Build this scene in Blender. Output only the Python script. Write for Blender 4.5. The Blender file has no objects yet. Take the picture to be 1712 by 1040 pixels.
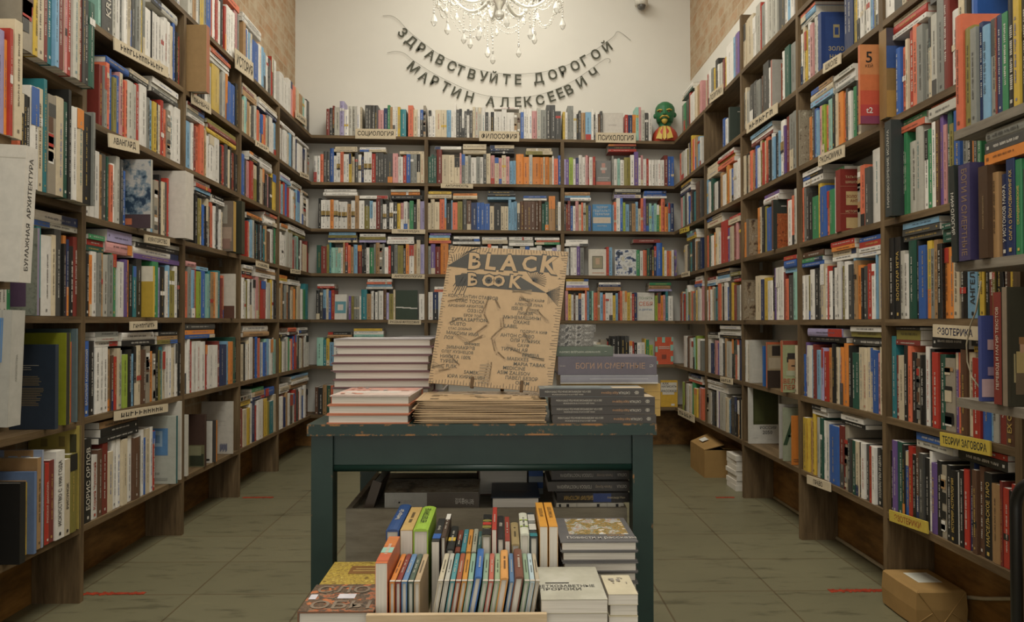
import bpy, math, random, re
from mathutils import Vector, Matrix
rng = random.Random(11)
S = bpy.context.scene
COL = S.collection
# ---------------------------------------------------------------- camera
FOC, PITCH, YAW, ROLL, EYE = 1250.0, 0.0148, 0.0133, -0.0013, 0.95
cp, sp, cy, sy, cr, sr = math.cos(PITCH), math.sin(PITCH), math.cos(YAW), math.sin(YAW), math.cos(ROLL), math.sin(ROLL)
FWD = Vector((sy*cp, cy*cp, sp)); R0_ = Vector((cy, -sy, 0)); U0_ = R0_.cross(FWD)
RGT = cr*R0_ + sr*U0_; UPV = -sr*R0_ + cr*U0_
EYEP = Vector((0, 0, EYE))
cam_d = bpy.data.cameras.new('camera'); cam = bpy.data.objects.new('camera', cam_d); COL.objects.link(cam)
cam.matrix_world = Matrix(((RGT.x, UPV.x, -FWD.x, 0), (RGT.y, UPV.y, -FWD.y, 0), (RGT.z, UPV.z, -FWD.z, EYE), (0, 0, 0, 1)))
cam_d.sensor_width = 36; cam_d.lens = FOC/1712*36; cam_d.clip_start = 0.05
S.camera = cam
# ---------------------------------------------------------------- exposure, world, lights
S.view_settings.view_transform = 'Standard'; S.view_settings.look = 'None'
S.view_settings.exposure = 0.0; S.view_settings.gamma = 1.0
S.view_settings.use_curve_mapping = False
S.cycles.use_denoising = True
S.cycles.max_bounces = 6; S.cycles.transparent_max_bounces = 6
w = bpy.data.worlds.new('world'); S.world = w; w.use_nodes = True
bg = w.node_tree.nodes['Background']; bg.inputs[0].default_value = (1.0, 0.985, 0.90, 1); bg.inputs[1].default_value = 1.35
def area(name, loc, size, power, rot=(0, 0, 0), color=(1.0, 0.98, 0.885)):
    l = bpy.data.lights.new(name, 'AREA'); l.shape = 'RECTANGLE'; l.size, l.size_y = size
    l.energy = power; l.color = color
    o = bpy.data.objects.new(name, l); COL.objects.link(o); o.location = loc; o.rotation_euler = rot
area('ceiling_lamp', (-0.05, 4.0, 3.93), (1.2, 2.6), 58)
area('ceiling_lamp_front', (-0.05, 0.9, 3.93), (1.2, 2.6), 95)
# ---------------------------------------------------------------- projection helpers
def proj(P):
    d = Vector(P) - EYEP; z = d.dot(FWD)
    return 856 + FOC*d.dot(RGT)/z, 520 - FOC*d.dot(UPV)/z
def hit(px, py, axis, val):
    """where the sight line through a photo point meets the plane axis = val"""
    d = FWD*FOC + RGT*(px-856) - UPV*(py-520)
    t = (val - EYEP[axis])/d[axis]
    return EYEP + d*t
def along(px, P0, e):
    """on the line P0 + t e: the t whose photo column is px"""
    d0 = Vector(P0) - EYEP; e = Vector(e); k = (px-856)/FOC
    return -(d0.dot(RGT) - k*d0.dot(FWD))/(e.dot(RGT) - k*e.dot(FWD))
# ---------------------------------------------------------------- the room's measures
XL, XR, YB = -1.431, 1.301, 5.616           # front planes of the shelving
WL, WR, WB = -1.605, 1.475, 5.80            # walls behind it
ZL = [.246, .613, .960, 1.308, 1.643, 1.994, 2.348]
ZR = [.296, .617, .947, 1.284, 1.620, 1.966, 2.305]
YLU = [2.574, 3.380, 4.102, 4.808]          # uprights along the left wall
YRU = [2.535, 3.263, 4.036, 4.770]
BT = 0.022
CEIL = 4.0
def zback(k, x): return ZL[k] + (ZR[k]-ZL[k])*(x-XL)/(XR-XL)
# ---------------------------------------------------------------- colours (linear)
PAL = dict(w=(.65,.615,.555), c=(.52,.435,.30), k=(.018,.017,.015), d=(.06,.058,.052), g=(.20,.20,.175), l=(.42,.40,.34),
  r=(.36,.035,.022), o=(.58,.20,.04), y=(.55,.37,.05), b=(.035,.10,.32), n=(.018,.03,.085), s=(.18,.33,.46), t=(.03,.17,.19),
  e=(.04,.20,.08), f=(.02,.075,.05), m=(.17,.03,.022), p=(.52,.25,.24), v=(.13,.075,.22), L=(.33,.29,.45), h=(.10,.05,.028),
  a=(.34,.20,.09), q=(.58,.14,.07), u=(.25,.44,.36), j=(.20,.17,.04), i=(.27,.36,.05), x=(.28,.24,.18), W=(.65,.615,.555))
NAME = dict(w='white', c='beige', k='black', d='charcoal', g='grey', l='pale grey', r='red', o='orange', y='yellow', b='blue', n='navy',
  s='sky blue', t='teal', e='green', f='dark green', m='maroon', p='pink', v='purple', L='lavender', h='brown', a='tan', q='coral',
  u='mint', j='olive', i='lime', x='patterned', W='banded white')
LIGHT = set('wclyospLauiqWx')
INK = (.025, .022, .02); PAPERC = (.61, .57, .50); GOLD = (.50, .34, .09)
# ---------------------------------------------------------------- materials
def mat(name, rough=.6, spec=.35):
    m = bpy.data.materials.new(name); m.use_nodes = True; nt = m.node_tree; b = nt.nodes['Principled BSDF']
    b.inputs['Roughness'].default_value = rough; b.inputs['Specular IOR Level'].default_value = spec
    return m, nt, b
def N(nt, typ, **kw):
    n = nt.nodes.new(typ)
    for k, v in kw.items():
        if k in n.inputs: n.inputs[k].default_value = v
        else: setattr(n, k, v)
    return n
def ramp(nt, fac, stops):
    r = nt.nodes.new('ShaderNodeValToRGB'); cr_ = r.color_ramp
    while len(cr_.elements) > 2: cr_.elements.remove(cr_.elements[-1])
    for i, (p, c) in enumerate(stops):
        el = cr_.elements[i] if i < 2 else cr_.elements.new(p)
        el.position = p; el.color = (*c, 1)
    nt.links.new(fac, r.inputs[0]); return r.outputs[0]
def mix(nt, fac, a, b, blend='MIX'):
    n = nt.nodes.new('ShaderNodeMix'); n.data_type = 'RGBA'; n.blend_type = blend
    for inp, v in ((n.inputs[0], fac), (n.inputs[6], a), (n.inputs[7], b)):
        if hasattr(v, 'links'): nt.links.new(v, inp)
        elif isinstance(v, (int, float)): inp.default_value = v
        else: inp.default_value = (*v, 1)
    return n.outputs[2]
def coords(nt, scale=(1, 1, 1), rot=(0, 0, 0), kind='Object'):
    tc = nt.nodes.new('ShaderNodeTexCoord'); mp = nt.nodes.new('ShaderNodeMapping')
    mp.inputs['Scale'].default_value = scale; mp.inputs['Rotation'].default_value = rot
    nt.links.new(tc.outputs[kind], mp.inputs[0]); return mp.outputs[0]
def noise(nt, vec, scale, detail=4, rough=.6):
    n = N(nt, 'ShaderNodeTexNoise'); n.inputs['Scale'].default_value = scale; n.inputs['Detail'].default_value = detail
    n.inputs['Roughness'].default_value = rough; nt.links.new(vec, n.inputs['Vector']); return n.outputs[0]
def bump(nt, b, h, strength=.2, dist=.01):
    n = nt.nodes.new('ShaderNodeBump'); n.inputs['Strength'].default_value = strength; n.inputs['Distance'].default_value = dist
    nt.links.new(h, n.inputs['Height']); nt.links.new(n.outputs[0], b.inputs['Normal'])
def attr_mat(name, rough, spec, var=.10):
    m, nt, b = mat(name, rough, spec)
    a = N(nt, 'ShaderNodeAttribute', attribute_name='Col')
    n = noise(nt, coords(nt), 38, 3)
    v = ramp(nt, n, [(.3, (1-var,)*3), (.7, (1+var*.4,)*3)])
    nt.links.new(mix(nt, 1.0, a.outputs['Color'], v, 'MULTIPLY'), b.inputs['Base Color'])
    return m
M_COVER = attr_mat('printed_cover', .42, .4)
M_GLOSS = attr_mat('glossy_cover', .16, .6)
M_CARD = attr_mat('printed_card', .75, .2)
def paper_mat(name, c, c2, sc=(900, 6, 6)):
    m, nt, b = mat(name, .85, .15)
    n = noise(nt, coords(nt, sc), 1.0, 2)
    nt.links.new(ramp(nt, n, [(.35, c2), (.6, c)]), b.inputs['Base Color']); return m
M_PAGE = paper_mat('page_edges', (.62, .575, .50), (.52, .48, .41))
M_PAGE_LEVEL = paper_mat('level_page_edges', (.62, .575, .505), (.52, .475, .41), (6, 6, 900)); M_PAGE_DEEP = paper_mat('deep_page_edges', (.62, .575, .50), (.52, .48, .41), (6, 900, 6))
def wood(name, dark, mid, light, scale=(14, 14, 1.2), rough=.6, rot=(0, 0, 0), spec=.3):
    m, nt, b = mat(name, rough, spec)
    v = coords(nt, scale, rot); n = noise(nt, v, 3.2, 7, .65); n2 = noise(nt, coords(nt), 1.3, 3)
    c = ramp(nt, n, [(.30, dark), (.5, mid), (.72, light)])
    k = ramp(nt, n2, [(.3, (.72,)*3), (.7, (1.1,)*3)])
    nt.links.new(mix(nt, 1.0, c, k, 'MULTIPLY'), b.inputs['Base Color']); bump(nt, b, n, .12, .004); return m
SHD, SHM, SHL = (.068,.042,.019), (.128,.082,.039), (.200,.136,.070)
M_SHELF_Y = wood('stained_pine_board', SHD, SHM, SHL, (14, 1.2, 14))
M_SHELF_X = wood('stained_pine_crossboard', SHD, SHM, SHL, (1.2, 14, 14))
M_SHELF_Z = wood('stained_pine_upright', SHD, SHM, SHL, (14, 14, 1.2))
M_GREYW = wood('weathered_board', (.14,.115,.085), (.22,.19,.145), (.30,.26,.20), (14, 1.2, 14))
M_PLY = wood('grey_plywood', (.15,.125,.085), (.21,.18,.13), (.27,.235,.17), (2, 10, 10), .7)
M_BIRCH = wood('pale_birch_plywood', (.46,.33,.19), (.56,.42,.26), (.64,.50,.33), (1.5, 12, 12), .5)
M_PANEL = wood('brown_base_panel', (.06,.028,.006), (.20,.096,.024), (.36,.185,.052), (3, 1.0, 4), .55)
M_KNOB = mat('galvanised_bracket', .35, .5)[0]; M_KNOB.node_tree.nodes['Principled BSDF'].inputs['Base Color'].default_value = (.3,.29,.26,1); M_KNOB.node_tree.nodes['Principled BSDF'].inputs['Metallic'].default_value = .8
def plain(name, c, rough=.6, spec=.3, var=.12, sc=9):
    m, nt, b = mat(name, rough, spec)
    n = noise(nt, coords(nt), sc, 5)
    nt.links.new(ramp(nt, n, [(.3, tuple(x*(1-var) for x in c)), (.7, tuple(x*(1+var*.5) for x in c))]), b.inputs['Base Color'])
    return m
M_KRAFT = plain('kraft_board', (.30,.18,.065), .8, .15, .10, 14)
M_PLASTER = plain('white_plaster', (.64,.61,.545), .9, .1, .04, 2.2)
M_CEIL = plain('ceiling_paint', (.62,.57,.48), .9, .1, .04, 2)
M_BLACK = plain('black_paint', (.012,.011,.010), .35, .5, .2, 20)
M_WHITE = plain('white_plastic', (.6,.57,.5), .4, .4, .03, 5)
M_TAPE = plain('red_tape', (.30,.035,.012), .6, .3, .5, 40)
M_CORD = plain('cream_cord', (.42,.36,.25), .7, .2, .1, 30)
# brick
M_BRICK, nt, b = mat('limewashed_brick', .9, .1)
tcb = coords(nt, (1, 1, 1)); sx = nt.nodes.new('ShaderNodeSeparateXYZ'); cx_ = nt.nodes.new('ShaderNodeCombineXYZ'); nt.links.new(tcb, sx.inputs[0]); nt.links.new(sx.outputs[1], cx_.inputs[0]); nt.links.new(sx.outputs[2], cx_.inputs[1]); v = cx_.outputs[0]
bt = N(nt, 'ShaderNodeTexBrick'); nt.links.new(v, bt.inputs['Vector'])
bt.inputs['Scale'].default_value = 1; bt.inputs['Brick Width'].default_value = .25; bt.inputs['Row Height'].default_value = .075; bt.inputs['Mortar Size'].default_value = .008
bt.inputs['Color1'].default_value = (.40,.23,.125,1); bt.inputs['Color2'].default_value = (.31,.19,.10,1); bt.inputs['Mortar'].default_value = (.40,.32,.22,1); bt.inputs['Mortar Smooth'].default_value = .6
wn = noise(nt, coords(nt, (1, 1, 1)), 9, 9, .75)
bc = mix(nt, ramp(nt, wn, [(.40, (.10,)*3), (.60, (.9,)*3)]), bt.outputs['Color'], (.45,.37,.26))
nt.links.new(bc, b.inputs['Base Color']); bump(nt, b, wn, .35, .02)
# floor tiles
M_TILE, nt, b = mat('grey_marbled_tile', .42, .3)
tc = coords(nt, (1, 1, 1)); tc.node.inputs['Location'].default_value = (1.49, -2.64+.356*20, 0); tb = N(nt, 'ShaderNodeTexBrick'); tb.offset = 0; nt.links.new(tc, tb.inputs['Vector'])
tb.inputs['Scale'].default_value = 1; tb.inputs['Brick Width'].default_value = .4075; tb.inputs['Row Height'].default_value = .356; tb.inputs['Mortar Size'].default_value = .0035; tb.inputs['Mortar Smooth'].default_value = .3
tb.inputs['Color1'].default_value = (.135,.122,.070,1); tb.inputs['Color2'].default_value = (.150,.136,.079,1); tb.inputs['Mortar'].default_value = (.095,.070,.036,1)
sv = coords(nt, (2.2, 8.0, 1), (0, 0, .30)); sn = noise(nt, sv, 2.4, 9, .66)
streak = ramp(nt, sn, [(.30, (.48,.48,.46)), (.46, (1, 1, 1)), (.62, (1.0, 1.0, 1.0)), (.75, (1.2, 1.18, 1.14))])
bn = noise(nt, coords(nt), 1.1, 4)
c1 = mix(nt, 1.0, tb.outputs['Color'], streak, 'MULTIPLY')
nt.links.new(mix(nt, 1.0, c1, ramp(nt, bn, [(.3, (.86,)*3), (.7, (1.08,)*3)]), 'MULTIPLY'), b.inputs['Base Color'])
bump(nt, b, sn, .05, .003)
# green paint worn through to orange wood along its edges
M_GREEN, nt, b = mat('worn_green_paint', .38, .4)
a = N(nt, 'ShaderNodeAttribute', attribute_name='Col')       # red channel: how near an edge
n = noise(nt, coords(nt, (1, 1, 1)), 26, 7, .7)
sub = N(nt, 'ShaderNodeMath', operation='MULTIPLY'); nt.links.new(a.outputs['Fac'], sub.inputs[0]); nt.links.new(n, sub.inputs[1])
wearf = ramp(nt, sub.outputs[0], [(.50, (0,)*3), (.58, (1,)*3)])
nn = noise(nt, coords(nt), 6, 5)
gcol = ramp(nt, nn, [(.3, (.006,.021,.016)), (.7, (.013,.034,.026))])
nt.links.new(mix(nt, wearf, gcol, (.26,.115,.03)), b.inputs['Base Color']); bump(nt, b, n, .12, .003)
def art_mat(name, cols, scale=14, detail=5, seed=0.0):
    m, nt, b = mat(name, .45, .35)
    v = coords(nt); n_ = v.node; n_.inputs['Location'].default_value = (seed, seed*1.7, seed*.6)
    n = noise(nt, v, scale, detail, .62)
    st = [(.37+.27*i/max(1, len(cols)-1), c) for i, c in enumerate(cols)]
    nt.links.new(ramp(nt, n, st), b.inputs['Base Color']); return m
A_LAND = art_mat('autumn_landscape_print', [(.50,.50,.46), (.42,.24,.06), (.09,.11,.055), (.36,.20,.05), (.14,.145,.08), (.44,.44,.40), (.28,.13,.045), (.34,.37,.37)], 34)
A_TYPE = art_mat('letterblock_photo_print', [(.42,.14,.05), (.06,.045,.03), (.14,.085,.05), (.04,.03,.022), (.18,.12,.075), (.38,.11,.04), (.10,.06,.04)], 30)
A_ORNA = art_mat('yellow_ornament_print', [(.16,.10,.02), (.42,.30,.05), (.22,.14,.03), (.50,.38,.08)], 70)
A_SEPIA = art_mat('sepia_photo_print', [(.05,.03,.018), (.16,.105,.06), (.30,.24,.16), (.20,.15,.10), (.36,.31,.23)], 24)
A_CLOUD = art_mat('cloudy_sky_print', [(.02,.04,.07), (.16,.21,.25), (.44,.41,.37), (.36,.35,.34), (.50,.45,.39)], 13, 4, 3.1)
A_ENGR = art_mat('engraved_town_print', [(.12,.03,.012), (.38,.10,.03), (.22,.06,.02), (.46,.15,.05)], 40)
A_STONE = art_mat('stone_relief_print', [(.14,.11,.075), (.30,.26,.185), (.22,.185,.13), (.40,.36,.27)], 55)
A_INK = art_mat('ink_splash_print', [(.03,.04,.06), (.08,.12,.24), (.55,.54,.51), (.57,.56,.53), (.30,.31,.33), (.50,.46,.34)], 20, 4, 5.0)
A_FOIL = art_mat('crumpled_wrap_print', [(.30,.28,.25), (.05,.045,.04), (.22,.205,.18), (.09,.08,.07), (.38,.36,.32), (.12,.11,.10), (.06,.055,.05)], 55)
A_SPECK = art_mat('speckled_cover_print', [(.26,.23,.24), (.36,.33,.34), (.50,.48,.47), (.22,.19,.2)], 22)
A_PALE = art_mat('pale_rubbed_print', [(.33,.31,.25), (.38,.36,.285), (.44,.42,.35)], 12)
A_FLOWER = art_mat('blossom_print', [(.03,.025,.04), (.15,.10,.25), (.20,.14,.30), (.50,.36,.06), (.17,.12,.27)], 16)
A_MAP = art_mat('map_line_print', [(.13,.14,.11), (.22,.235,.19), (.24,.25,.205), (.18,.19,.155)], 34)
M_PLAIN_ATTR = attr_mat('painted_surface', .5, .35, .06)
M_CRYSTAL, nt, b = mat('cut_crystal', .08, .6)
b.inputs['Base Color'].default_value = (.95,.93,.86,1); b.inputs['Transmission Weight'].default_value = .35; b.inputs['IOR'].default_value = 1.5
M_BULB = bpy.data.materials.new('lit_bulb'); M_BULB.use_nodes = True; nt = M_BULB.node_tree
b = nt.nodes['Principled BSDF']; b.inputs['Emission Color'].default_value = (1,.86,.58,1); b.inputs['Emission Strength'].default_value = 9; b.inputs['Base Color'].default_value = (.8,.75,.6,1)
# ---------------------------------------------------------------- mesh building
FONT_CACHE = {}
def glyphs(s, bold=0.0):
    key = (s, bold)
    if key not in FONT_CACHE:
        cu = bpy.data.curves.new('t', 'FONT'); cu.body = s; cu.size = 1; cu.align_x = 'CENTER'; cu.offset = bold; cu.resolution_u = 2
        o = bpy.data.objects.new('t', cu); COL.objects.link(o)
        me = bpy.data.meshes.new_from_object(o)
        vs = [v.co.copy() for v in me.vertices]; fs = [tuple(p.vertices) for p in me.polygons]
        bpy.data.objects.remove(o); bpy.data.meshes.remove(me); bpy.data.curves.remove(cu)
        xs = [v.x for v in vs] or [0]; ys = [v.y for v in vs] or [0]
        x0, x1, y0, y1 = min(xs), max(xs), min(ys), max(ys)
        FONT_CACHE[key] = ([((v.x-(x0+x1)/2), (v.y-(y0+y1)/2)) for v in vs], fs, x1-x0, y1-y0)
    return FONT_CACHE[key]
class G:
    """vertices, faces and one colour per face"""
    def __init__(s): s.v, s.f, s.c = [], [], []
    def add(s, vs, fs, col):
        o = len(s.v); s.v.extend(vs)
        for f in fs: s.f.append(tuple(i+o for i in f)); s.c.append(col)
    def box(s, x0, y0, z0, x1, y1, z1, col=(.5, .5, .5)):
        s.add([(x0,y0,z0),(x1,y0,z0),(x1,y1,z0),(x0,y1,z0),(x0,y0,z1),(x1,y0,z1),(x1,y1,z1),(x0,y1,z1)],
              [(3,2,1,0),(4,5,6,7),(0,1,5,4),(1,2,6,5),(2,3,7,6),(3,0,4,7)], col)
    def prism(s, poly, z0, z1, col):
        n = len(poly)
        s.add([(x, y, z0) for x, y in poly]+[(x, y, z1) for x, y in poly],
              [(i, (i+1) % n, (i+1) % n+n, i+n) for i in range(n)]+[tuple(range(n-1, -1, -1)), tuple(range(n, 2*n))], col)
    def quad(s, a, b, c, d, col): s.add([a, b, c, d], [(0, 1, 2, 3)], col)
    def text(s, txt, M, size, col, bold=.01, maxw=None, depth=0.0):
        """txt centred on the origin of M's x-y plane, capital height about size"""
        vs, fs, w_, h_ = glyphs(txt, bold)
        k = size/max(h_, .3)
        kx = k if not maxw or w_*k <= maxw else maxw/w_
        s.add([tuple(M @ Vector((x*kx, y*k, 0))) for x, y in vs], fs, col)
        if depth:
            s.add([tuple(M @ Vector((x*kx, y*k, -depth))) for x, y in vs], [tuple(reversed(f)) for f in fs], col)
            from collections import Counter
            ed = Counter()
            for f in fs:
                for i in range(len(f)): ed[(f[i], f[(i+1) % len(f)])] += 1
            o = len(s.v); vv = [tuple(M @ Vector((x*kx, y*k, 0))) for x, y in vs]+[tuple(M @ Vector((x*kx, y*k, -depth))) for x, y in vs]; n = len(vs)
            s.add(vv, [(b_, a_, a_+n, b_+n) for (a_, b_) in ed if (b_, a_) not in ed], col)
    def tube(s, pts, r, col=(.5,.5,.5), seg=8, closed=False):
        pts = [Vector(p) for p in pts]; n = len(pts); rings = []
        rr = r if isinstance(r, (list, tuple)) else [r]*n
        up = Vector((.13, .31, .94)).normalized()
        for i, p in enumerate(pts):
            t = (pts[min(i+1, n-1)]-pts[max(i-1, 0)]).normalized()
            a_ = t.cross(up)
            if a_.length < 1e-3: a_ = t.cross(Vector((1, 0, 0)))
            a_.normalize(); b_ = t.cross(a_).normalized()
            rings.append([tuple(p+(a_*math.cos(q)+b_*math.sin(q))*rr[i]) for q in [2*math.pi*k/seg for k in range(seg)]])
        vs = [v_ for rg in rings for v_ in rg]; fs = []
        for i in range(n-1):
            for k in range(seg): fs.append((i*seg+k, i*seg+(k+1) % seg, (i+1)*seg+(k+1) % seg, (i+1)*seg+k))
        fs += [tuple(range(seg-1, -1, -1)), tuple((n-1)*seg+k for k in range(seg))]
        s.add(vs, fs, col)
    def lathe(s, prof, cx=0, cy_=0, col=(.5,.5,.5), seg=16, sy_=1.0):
        n = len(prof); vs = [(cx+r*math.cos(2*math.pi*k/seg), cy_+sy_*r*math.sin(2*math.pi*k/seg), z) for r, z in prof for k in range(seg)]; fs = []
        for i in range(n-1):
            for k in range(seg): fs.append((i*seg+k, i*seg+(k+1) % seg, (i+1)*seg+(k+1) % seg, (i+1)*seg+k))
        fs += [tuple(range(seg-1, -1, -1)), tuple((n-1)*seg+k for k in range(seg))]
        s.add(vs, fs, col)
    def ball(s, c, r, col=(.5,.5,.5), seg=8, rings=5, sz=1.0):
        s2 = G(); s2.lathe([(max(r*math.sin(math.pi*i/rings), r*.02), -r*sz*math.cos(math.pi*i/rings)) for i in range(rings+1)], 0, 0, col, seg)
        s.add([(x+c[0], y+c[1], z+c[2]) for x, y, z in s2.v], s2.f, col)
    def xform(s, M):
        s.v = [tuple(M @ Vector(p)) for p in s.v]; return s
    def merge(s, g, M=None):
        o = len(s.v)
        s.v.extend([tuple(M @ Vector(p)) for p in g.v] if M else g.v)
        s.f.extend(tuple(i+o for i in f) for f in g.f); s.c.extend(g.c)
    def mesh(s, name, m, smooth=False, mats=None, mi=None):
        me = bpy.data.meshes.new(name); me.from_pydata(s.v, [], s.f)
        a = me.color_attributes.new('Col', 'FLOAT_COLOR', 'CORNER')
        buf = []
        for f, c in zip(s.f, s.c): buf.extend((c[0], c[1], c[2], 1.0)*len(f))
        a.data.foreach_set('color', buf)
        for mm in (mats or [m]): me.materials.append(mm)
        if mi: me.polygons.foreach_set('material_index', mi)
        if smooth: me.polygons.foreach_set('use_smooth', [True]*len(me.polygons))
        return me
    def obj(s, name, m, parent=None, M=None, smooth=False):
        o = bpy.data.objects.new(name, s.mesh(name, m, smooth)); COL.objects.link(o)
        if parent: o.parent = parent; return o
        if M is not None: o.matrix_world = M
        return o
LABELS = set()
def tag(o, label, cat, group=None, kind=None):
    if label: o['label'] = label
    if cat: o['category'] = cat
    if group: o['group'] = group
    if kind: o['kind'] = kind
    return o
def thing(name, label, cat, M=None, group=None):
    o = bpy.data.objects.new(name, None); COL.objects.link(o); o.empty_display_size = .05
    if M is not None: o.matrix_world = M
    return tag(o, label, cat, group)
def struct(name, g, m, smooth=False):
    o = g.obj(name, m, smooth=smooth); o['kind'] = 'structure'; return o
def TR(p, rz=0.0): return Matrix.Translation(Vector(p)) @ Matrix.Rotation(rz, 4, 'Z')
# ================================================================ room shell
Y0 = -1.2
g = G(); g.box(WL-.12, Y0, -.06, WR+.12, WB+.12, 0); fl = struct('floor', g, M_TILE); fl.location = (0, 0, 0)
g = G(); g.box(WL-.12, Y0, CEIL, WR+.12, WB+.12, CEIL+.1); struct('ceiling', g, M_CEIL)
g = G(); g.box(WL-.12, Y0, 0, WL, WB+.12, CEIL); struct('wall_left', g, M_BRICK)
g = G(); g.box(WR, Y0, 2.83, WR+.12, WB+.12, CEIL); struct('wall_right', g, M_BRICK)
g = G(); g.box(WR, Y0, 0, WR+.12, WB+.12, 2.8299); struct('wall_right_plaster', g, M_PLASTER)
g = G(); g.box(WL, WB, 0, WR, WB+.12, CEIL); struct('wall_back', g, M_PLASTER)
g = G(); g.box(WL, Y0, 0, WL+.012, WB, ZL[0]-.02); struct('baseboard_left', g, M_PANEL)
g = G(); g.box(WR-.012, Y0, 0, WR, WB, ZR[0]-.02); struct('baseboard_right', g, M_PANEL)
g = G(); g.box(WL+.012, WB-.012, 0, WR-.012, WB, .26); struct('baseboard_back', g, M_PANEL)
g = G(); g.tube([(WR-.018, 1.0, .008), (WR-.018, 4.0, .008)], .008); struct('trim_right', g, M_CORD, True)
# ================================================================ shelving
def board(parent, x0, y0, x1, y1, z, m, zr=None, name='shelf_board'):
    g = G(); h = BT/2; zr = z if zr is None else zr
    g.add([(x0,y0,z-h),(x1,y0,zr-h),(x1,y1,zr-h),(x0,y1,z-h),(x0,y0,z+h),(x1,y0,zr+h),(x1,y1,zr+h),(x0,y1,z+h)],
          [(3,2,1,0),(4,5,6,7),(0,1,5,4),(1,2,6,5),(2,3,7,6),(3,0,4,7)], (.5,.5,.5))
    return g.obj(name, m, parent)
def bracket(parent, x, y, z):
    g = G(); g.box(x-.008, y-.002, z-.045, x+.008, y+.002, z); g.box(x-.008, y-.03, z-.003, x+.008, y+.002, z)
    return g.obj('angle_bracket', M_KNOB, parent)
UT = .026
bl = thing('bookcase', 'dark stained plank bookcase along the brick wall with the hanging kraft slipcase', 'bookcase', TR((0, 0, 0)))
LE = 2.085
for y in [LE]+YLU:
    g = G(); g.box(WL+.014, y-UT/2, 0, XL, y+UT/2, 2.70 if y < 3.0 else ZL[6]-BT/2); g.obj('upright', M_SHELF_Z, bl)
ys = [LE]+YLU+[YB]
ZL0 = [.246, .605, .960, 1.335, 1.735, 2.10]
for i in range(5):
    lv = ZL0 if i == 0 else ZL
    for z in lv:
        if z > 2.3 and i > 0: 
            if i == 1: board(bl, WL+.002, YLU[0]+UT/2, XL, YB, z, M_SHELF_Y)
        else: board(bl, WL+.014, ys[i]+UT/2, XL, ys[i+1]-(UT/2 if i < 4 else 0), z, M_SHELF_Y)
    if i:
        for k in (1, 2, 3, 4, 5): bracket(bl, XL-.10, ys[i+1]-(UT/2+.001 if i < 4 else .02), lv[k]-BT/2)
brt = thing('bookcase', 'dark stained plank bookcase along the wall over the parcel and the open cardboard box', 'bookcase', TR((0, 0, 0)))
RE = 1.872
for y in [RE]+YRU:
    g = G(); g.box(XR, y-UT/2, 0 if y < 4.5 else ZR[0]-BT/2, WR-.014, y+UT/2, 2.66 if y < 3.9 else 2.62 if y < 4.5 else ZR[6]-BT/2); g.obj('upright', M_SHELF_Z, brt)
ys = [RE]+YRU+[YB]
for i in range(5):
    for k, z in enumerate(ZR):
        board(brt, XR, ys[i]+(UT/2), WR-.014, ys[i+1]-(UT/2 if i < 4 else 0), z, M_SHELF_Y)
    for k in (1, 2, 3, 4, 5): bracket(brt, XR+.10, ys[i+1]-(UT/2+.001 if i < 4 else .02), ZR[k]-BT/2)
for i in range(2): board(brt, XR, ys[i]+UT/2, WR-.014, ys[i+1]-UT/2, 2.645, M_SHELF_Y)
bb = thing('bookcase', 'stained plank bookcase across the far white wall under the hanging letters', 'bookcase', TR((0, 0, 0)))
XB1, XB2 = hit(712.5, 380, 1, YB).x, hit(940.5, 380, 1, YB).x
for k in range(7): 
    board(bb, WL+.014, YB+.001, WR-.014, WB-.001, zback(k, WL), M_SHELF_X, zback(k, WR))
for x in (XB1, XB2):
    zz = [0]+[zback(k, x) for k in range(7)]
    for a_, b_ in zip(zz, zz[1:]):
        g = G(); g.box(x-UT/2, YB+.001, a_+(BT/2+.001 if a_ else 0), x+UT/2, WB-.013, b_-BT/2-.001); g.obj('upright', M_SHELF_Z, bb)
# the shelves of planks that stand out in front at both ends
NLX, NLY, NLZ = -1.22, 1.90, [.690, 1.045, 1.405]
nl = thing('wall_shelf', 'deep plank shelf unit beside the white architecture volume, its board ends bare', 'shelf', TR((0, 0, 0)))
for z in NLZ: board(nl, WL+.001, .9, NLX-(.02), NLY, z, M_SHELF_Y)
g = G(); g.box(WL+.014, .9-UT, 0, NLX-.02, .9, 1.8); g.obj('upright', M_SHELF_Z, nl)
NRX, NRY, NRZ = 1.118, 1.828, [.752, 1.084, 1.408]
nr = thing('wall_shelf', 'deep plank shelf unit holding the mythology books, its board ends bare', 'shelf', TR((0, 0, 0)))
for z in NRZ: board(nr, NRX, .9, WR-.014, NRY, z, M_GREYW)
g = G(); g.box(NRX, .9-UT, 0, WR-.014, .9, 1.8); g.obj('upright', M_SHELF_Z, nr)
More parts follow.
